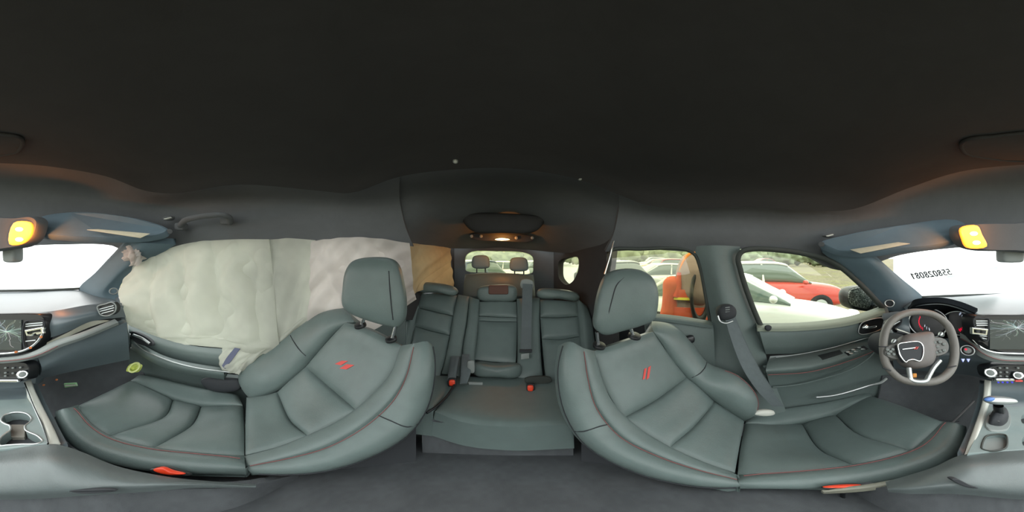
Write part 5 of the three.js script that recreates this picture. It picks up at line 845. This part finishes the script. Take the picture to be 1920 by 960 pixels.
for (const [k, s] of Object.entries(shapes)) {
  const cab = interp(s.cab, 22), roof = cab.filter((c) => c.x >= s.roof[0] - 0.05 && c.x <= s.roof[1] + 0.1).map((c) => ({ ...c, y0: c.y1 - 0.1, y1: c.y1 + 0.015, w: c.w * 0.97, k: 3 }));
  const A = s.cab.at(-1), T = s.cab.at(-3), B = s.cab[0], C = s.cab[1];
  const bar = (a, b, r) => new THREE.TubeGeometry(new THREE.LineCurve3(new V3(...a), new V3(...b)), 4, r, 6).toNonIndexed();
  cache[k] = {
    body: ringBody(interp(s.body, 30), 28), glass: ringBody(cab, 26), roof: ringBody(roof, 22),
    pillars: [-1, 1].flatMap((z) => [bar([A.x - 0.05, A.y1 - 0.03, z * A.w * 0.9], [T.x, T.y1 - 0.03, z * T.w * 0.86], 0.035), bar([B.x, B.y1 - 0.05, z * B.w * 0.95], [C.x, C.y1 - 0.04, z * C.w * 0.88], 0.06), bar([-0.35, 0.95, z * 0.69], [-0.4, T.y1, z * 0.6], 0.04)]),
    tyre: new THREE.TorusGeometry(0.24, 0.1, 10, 22).toNonIndexed(), rim: new THREE.CylinderGeometry(0.2, 0.2, 0.14, 18).rotateX(Math.PI / 2).toNonIndexed(),
    mirror: new THREE.SphereGeometry(0.1, 10, 8).scale(0.7, 0.7, 1.1).toNonIndexed(), light: new THREE.SphereGeometry(0.14, 12, 8).scale(0.8, 0.6, 1.2).toNonIndexed(), grille: new RoundedBoxGeometry(0.06, 0.14, 0.7, 2, 0.02).toNonIndexed(), handle: new RoundedBoxGeometry(0.18, 0.03, 0.03, 2, 0.01).toNonIndexed(),
  };
}
const carGlass = std({ color: '#5c6d64', roughness: 0.12, clearcoat: 0.5 }), tyreM = std({ color: '#26282a', roughness: 0.9 }), lampM = std({ color: '#e8ebe6', roughness: 0.15, clearcoat: 1 });
function car(kind, paint, roofPaint, x, z, turn, label, group, detail = true) {
  const t = thing('parked_car', label, 'car', group), c = cache[kind], s = shapes[kind];
  part(t, 'body', c.body, paint); part(t, 'windows', c.glass, carGlass, 'greenish car glass'); part(t, 'roof', c.roof, roofPaint);
  for (const p of c.pillars) part(t, 'pillar', p, roofPaint);
  for (const wx of s.wheel) for (const wz of [-1, 1]) { const w = part(t, 'wheel', c.tyre, tyreM); w.position.set(wx, 0.34, wz * 0.8); part(w, 'wheel_rim', c.rim, M.satin); }
  if (detail) for (const z2 of [-1, 1]) {
    const m = part(t, 'mirror', c.mirror, paint); m.position.set(s.cab.at(-1).x - 0.25, 1.02, z2 * 0.95);
    const h = part(t, 'headlamp', c.light, lampM, 'clear headlamp'); h.position.set(s.body.at(-2).x - 0.05, 0.7, z2 * 0.6);
    const d = part(t, 'door_handle', c.handle, M.satin); d.position.set(-0.3, 0.84, z2 * 0.9);
  }
  const g = part(t, 'grille', c.grille, M.black); g.position.set(s.body.at(-1).x - 0.02, 0.5, 0);
  t.position.set(x, GROUND, z); t.rotation.y = turn; return t;
}
const paint = (c) => std({ color: c, roughness: 0.35, clearcoat: 0.7, clearcoatRoughness: 0.1 });
const white = paint('#c6cac2'), redP = paint('#c23a2c');
car('sedan', white, white, 4.62, -9.15, -0.62, 'white car parked right beside the driver window', undefined);
car('hatch', redP, paint('#d8d8d0'), 8.2, -14.2, -0.2, 'red hatchback with pale roof behind the white car', undefined);
seed = 77;
const cols = ['#8f9a94', '#c9ccc6', '#5b6168', '#a8443c', '#3d4f66', '#d9d7cd', '#6f7f78', '#b3a88c'], colNames = ['grey green', 'light grey', 'dark grey', 'dull red', 'dark blue', 'off white', 'sage green', 'beige'];
{
  const rows = [[4.3, -17.5], [6.9, -21], [5.6, -26.5], [10.2, -30], [7.8, -35], [13.2, -39], [10.2, -45], [16, -50], [12.5, -57], [19.5, -62], [29, -66], [36, -64], [-1.4, -20], [-1.0, -30], [1.9, -34]];
  rows.forEach(([x, z], i) => car(i % 3 ? 'sedan' : 'hatch', paint(cols[i % 8]), paint(cols[i % 8]), x, z, 0.5 + rnd() * 0.5 + (i % 2) * 2.6, colNames[i % 8] + ' ' + (i % 3 ? 'sedan' : 'hatchback') + (z > -25 ? ' in the nearest row of the car lot' : z > -48 ? ' in the middle rows of the car lot' : ' in the far row of the car lot') + (x < 2.5 ? ' behind the tailgate window' : ''), 'cars in the lot', false));
}
{
  const leaf = [std({ color: '#8a967a', roughness: 1 }), std({ color: '#98a186', roughness: 1 }), std({ color: '#7f8a72', roughness: 1 })], bark = std({ color: '#5a4d40', roughness: 1 });  // leaf colours lightened to paint in distance haze
  const crowns = [0, 1, 2].map((v) => { const g = mergeVertices(new THREE.IcosahedronGeometry(1, 5).deleteAttribute('normal').deleteAttribute('uv')), p = g.attributes.position; for (let i = 0; i < p.count; i++) { const q = new V3().fromBufferAttribute(p, i), s = 1 + 0.16 * Math.sin(q.x * 7 + v * 2) * Math.sin(q.y * 6 + v) + 0.12 * Math.sin(q.z * 11 + q.x * 8 + v) + 0.08 * Math.sin(q.y * 21 + q.z * 17); p.setXYZ(i, q.x * s, q.y * s, q.z * s); } g.computeVertexNormals(); g.setAttribute('uv', new THREE.Float32BufferAttribute(new Float32Array(p.count * 2), 2)); return g.toNonIndexed(); });
  const trunk = new THREE.CylinderGeometry(0.16, 0.24, 1.6, 8).translate(0, 0.8, 0).toNonIndexed();
  for (let i = 0; i < 34; i++) {
    const d = [74, 83, 92][i % 3], a = Math.atan((-14 + Math.floor(i / 3) * 6.6 + (i % 3) * 2.2) / 74 + (i % 3) * 0.0), h = 1.1 + rnd() * 0.9, t = thing('distant_tree', ['grey green', 'pale green', 'dull dark green'][i % 3] + ' tree in the line along the far edge of the lot', 'tree', 'far tree line');
    part(t, 'crown', crowns[i % 3], leaf[i % 3]).scale.set(2.2 + rnd() * 0.4, h, 1.8); t.children[0].position.y = 1.1 + h * 0.5; part(t, 'trunk', trunk, bark);
    t.position.set(Math.tan(a) * d, GROUND, -d); t.rotation.y = (rnd() - 0.5) * 0.4;
  }
}
// ---------------------------------------------------------------- worker outside the rear door window
function fieldMesh(bones, res, size, centre, k = 0.04) {              // bones: [a, b, ra, rb]
  const mc = new MarchingCubes(res, new THREE.MeshBasicMaterial(), false, false, 400000); mc.isolation = 0; mc.reset();
  const q = new V3(), ab = new V3(), aq = new V3();
  for (let z = 0; z < res; z++) for (let y = 0; y < res; y++) for (let x = 0; x < res; x++) {
    q.set((x - res / 2) / (res / 2), (y - res / 2) / (res / 2), (z - res / 2) / (res / 2)).multiplyScalar(size).add(centre);
    let s = 0, mn = 1e9;
    for (const [a, b, ra, rb, fx] of bones) { ab.subVectors(b, a); aq.subVectors(q, a); const h = Math.max(0, Math.min(1, aq.dot(ab) / (ab.lengthSq() || 1))); aq.addScaledVector(ab, -h); if (fx) aq.z *= fx; const d = aq.length() - (ra + (rb - ra) * h); s += Math.exp(-d / k); }
    mn = -k * Math.log(Math.max(1e-30, s));
    mc.field[x + y * res + z * res * res] = -mn;
  }
  mc.update();
  const n = mc.count, g = new THREE.BufferGeometry(), p = mc.positionArray.slice(0, n * 3);
  for (let i = 0; i < n; i++) { p[i * 3] = p[i * 3] * size + centre.x; p[i * 3 + 1] = p[i * 3 + 1] * size + centre.y; p[i * 3 + 2] = p[i * 3 + 2] * size + centre.z; }
  g.setAttribute('position', new THREE.Float32BufferAttribute(p, 3));
  const m = mergeVertices(g, 1e-4); m.computeVertexNormals(); m.setAttribute('uv', new THREE.Float32BufferAttribute(new Float32Array(m.attributes.position.count * 2), 2)); return m.toNonIndexed();
}
{
  const t = thing('person', 'person in grey brown hooded jacket with orange sleeves and vest outside the rear door', 'person');
  const v = (x, y, z) => new V3(x, y, z), C = (a) => a;
  // stands with the back to the car, arms hanging, head bowed a little
  const torso = [[v(0, 1.0, 0), v(0, 1.25, 0), 0.16, 0.17, 1.25], [v(0, 1.25, 0), v(0, 1.45, 0), 0.17, 0.16, 1.25], [v(-0.17, 1.5, 0), v(0.17, 1.5, 0), 0.085, 0.085], [v(0, 1.5, 0), v(0, 1.6, -0.01), 0.075, 0.07],
    [v(-0.2, 1.5, 0), v(-0.25, 1.2, 0.02), 0.075, 0.06], [v(-0.25, 1.2, 0.02), v(-0.24, 0.94, -0.06), 0.055, 0.042], [v(0.2, 1.5, 0), v(0.25, 1.2, 0.02), 0.075, 0.06], [v(0.25, 1.2, 0.02), v(0.24, 0.94, -0.06), 0.055, 0.042],
    [v(-0.1, 0.98, 0), v(-0.11, 0.5, 0), 0.1, 0.07], [v(-0.11, 0.5, 0), v(-0.11, 0.1, 0.02), 0.065, 0.05], [v(-0.11, 0.06, 0.0), v(-0.12, 0.045, -0.17), 0.05, 0.04], [v(0.1, 0.98, 0), v(0.11, 0.5, 0), 0.1, 0.07], [v(0.11, 0.5, 0), v(0.11, 0.1, 0.02), 0.065, 0.05], [v(0.11, 0.06, 0.0), v(0.12, 0.045, -0.17), 0.05, 0.04]];
  const body = fieldMesh(torso, 110, 1.0, v(0, 0.85, 0), 0.02);
  const head = fieldMesh([[v(0, 1.7, 0), v(0, 1.74, 0.01), 0.088, 0.09], [v(0, 1.63, -0.045), v(0, 1.66, -0.04), 0.055, 0.06], [v(0, 1.685, -0.098), v(0, 1.67, -0.112), 0.011, 0.014], [v(-0.09, 1.69, 0), v(-0.094, 1.67, 0), 0.018, 0.014], [v(0.09, 1.69, 0), v(0.094, 1.67, 0), 0.018, 0.014], [v(-0.02, 1.64, -0.1), v(0.02, 1.64, -0.1), 0.009, 0.009], [v(0, 1.58, -0.01), v(0, 1.63, -0.01), 0.06, 0.06]], 64, 0.2, v(0, 1.68, 0), 0.012);
  const hands = [-1, 1].map((s) => { const w = v(s * 0.24, 0.93, -0.065), f = []; for (let i = 0; i < 4; i++) { const x = s * 0.24 + (i - 1.5) * 0.002, z = -0.1 + i * 0.02, l = [0.068, 0.078, 0.072, 0.055][i]; f.push([v(x, 0.85, z), v(x, 0.85 - l * 0.55, z - 0.006), 0.009, 0.0085], [v(x, 0.85 - l * 0.55, z - 0.006), v(x - s * 0.014, 0.85 - l, z - 0.002), 0.0085, 0.0075]); } return fieldMesh([[w, v(s * 0.24, 0.86, -0.07), 0.026, 0.032, 0.8], [v(s * 0.24, 0.9, -0.095), v(s * 0.235, 0.855, -0.125), 0.011, 0.01], [v(s * 0.235, 0.855, -0.125), v(s * 0.23, 0.825, -0.125), 0.01, 0.0085], ...f], 60, 0.12, v(s * 0.24, 0.85, -0.07), 0.006); });
  const col = (g, fn) => { const p = g.attributes.position, a = new Float32Array(p.count * 3); for (let i = 0; i < p.count; i++) { const c = fn(p.getX(i), p.getY(i), p.getZ(i)); a.set(c, i * 3); } g.setAttribute('color', new THREE.Float32BufferAttribute(a, 3)); return g; };
  const skin = [0.42, 0.23, 0.15], jacket = [0.21, 0.17, 0.15], jeans = [0.06, 0.08, 0.12], shoe = [0.03, 0.03, 0.03], sleeve = [0.55, 0.1, 0.035];
  part(t, 'body', mergeGeometries([col(body, (x, y) => y < 0.12 ? shoe : y < 0.98 && Math.abs(x) < 0.2 ? jeans : Math.abs(x) > 0.17 ? sleeve : jacket), col(head, () => skin), ...hands.map((h) => col(h, () => skin))]), std({ vertexColors: true, roughness: 0.85 }));
  part(t, 'hood', fieldMesh([[v(0.03, 1.62, 0.05), v(0.03, 1.7, 0.03), 0.165, 0.13], [v(0.03, 1.45, 0.06), v(0.03, 1.62, 0.05), 0.17, 0.165]], 48, 0.42, v(0, 1.68, 0.03), 0.03), std({ color: '#8d7a6f', roughness: 0.95 }), 'grey brown hood');
  const amberEdge = std({ color: '#dd8430', roughness: 0.8 });
  for (const m of [1, -1]) { const q = (x, y) => v(0.03 + m * (x - 0.03), y, 0.07); part(t, 'hood_edge', new THREE.TubeGeometry(new THREE.CatmullRomCurve3([q(-0.135, 1.64), q(-0.1, 1.74), q(-0.04, 1.815), q(0.03, 1.84)]), 24, 0.018, 8).toNonIndexed(), amberEdge, 'orange edge of the hood'); }
  const orange = std({ color: '#c9502c', roughness: 0.75 });
  for (const m of [1, -1]) { const q = (x, y) => v(0.03 + m * (x - 0.03), y, 0.08); part(t, 'vest_side', new THREE.TubeGeometry(new THREE.CatmullRomCurve3([q(-0.14, 1.63), q(-0.155, 1.55), q(-0.165, 1.46), q(-0.19, 1.38)]), 24, 0.03, 10).toNonIndexed(), orange, 'red orange vest edge'); }
  const bandG = (y, h, r) => { const g = new THREE.CylinderGeometry(r, r * 1.02, h, 40, 1).scale(1, 1, 0.75).toNonIndexed().translate(0, y, 0); return g; };
  part(t, 'vest_hem', bandG(1.42, 0.08, 0.225), orange); part(t, 'reflective_band', bandG(1.37, 0.025, 0.23), std({ color: '#d9cf3e', roughness: 0.5 }), 'yellow reflective band'); part(t, 'vest_hem', bandG(1.22, 0.12, 0.235), orange);
  part(t, 'shoulder_strap', new THREE.TorusGeometry(0.1, 0.02, 10, 40).scale(0.85, 2.4, 1).translate(0.0, 1.4, 0.2).toNonIndexed(), M.black, 'black hanging strap loop');
  t.position.set((1293 - 960) / F * 4.6, GROUND, -4.6); t.rotation.y = 0.1; t.userData.fixed = true;
}

// ---------------------------------------------------------------- every thing gets its origin at its base
scene.updateMatrixWorld(true);
for (const o of [...scene.children]) {
  if (o.isLight || o.isCamera || o.position.lengthSq() > 0) continue;
  const b = new THREE.Box3().setFromObject(o), c = b.getCenter(new V3()); c.y = b.min.y;
  if (o.isMesh) o.geometry.translate(-c.x, -c.y, -c.z); else for (const k of o.children) k.position.sub(c);
  o.position.copy(c);
}
scene.add(camera); camera.name = 'camera'; camera.lookAt(0, EYE, -10);
renderer.render(scene, camera);
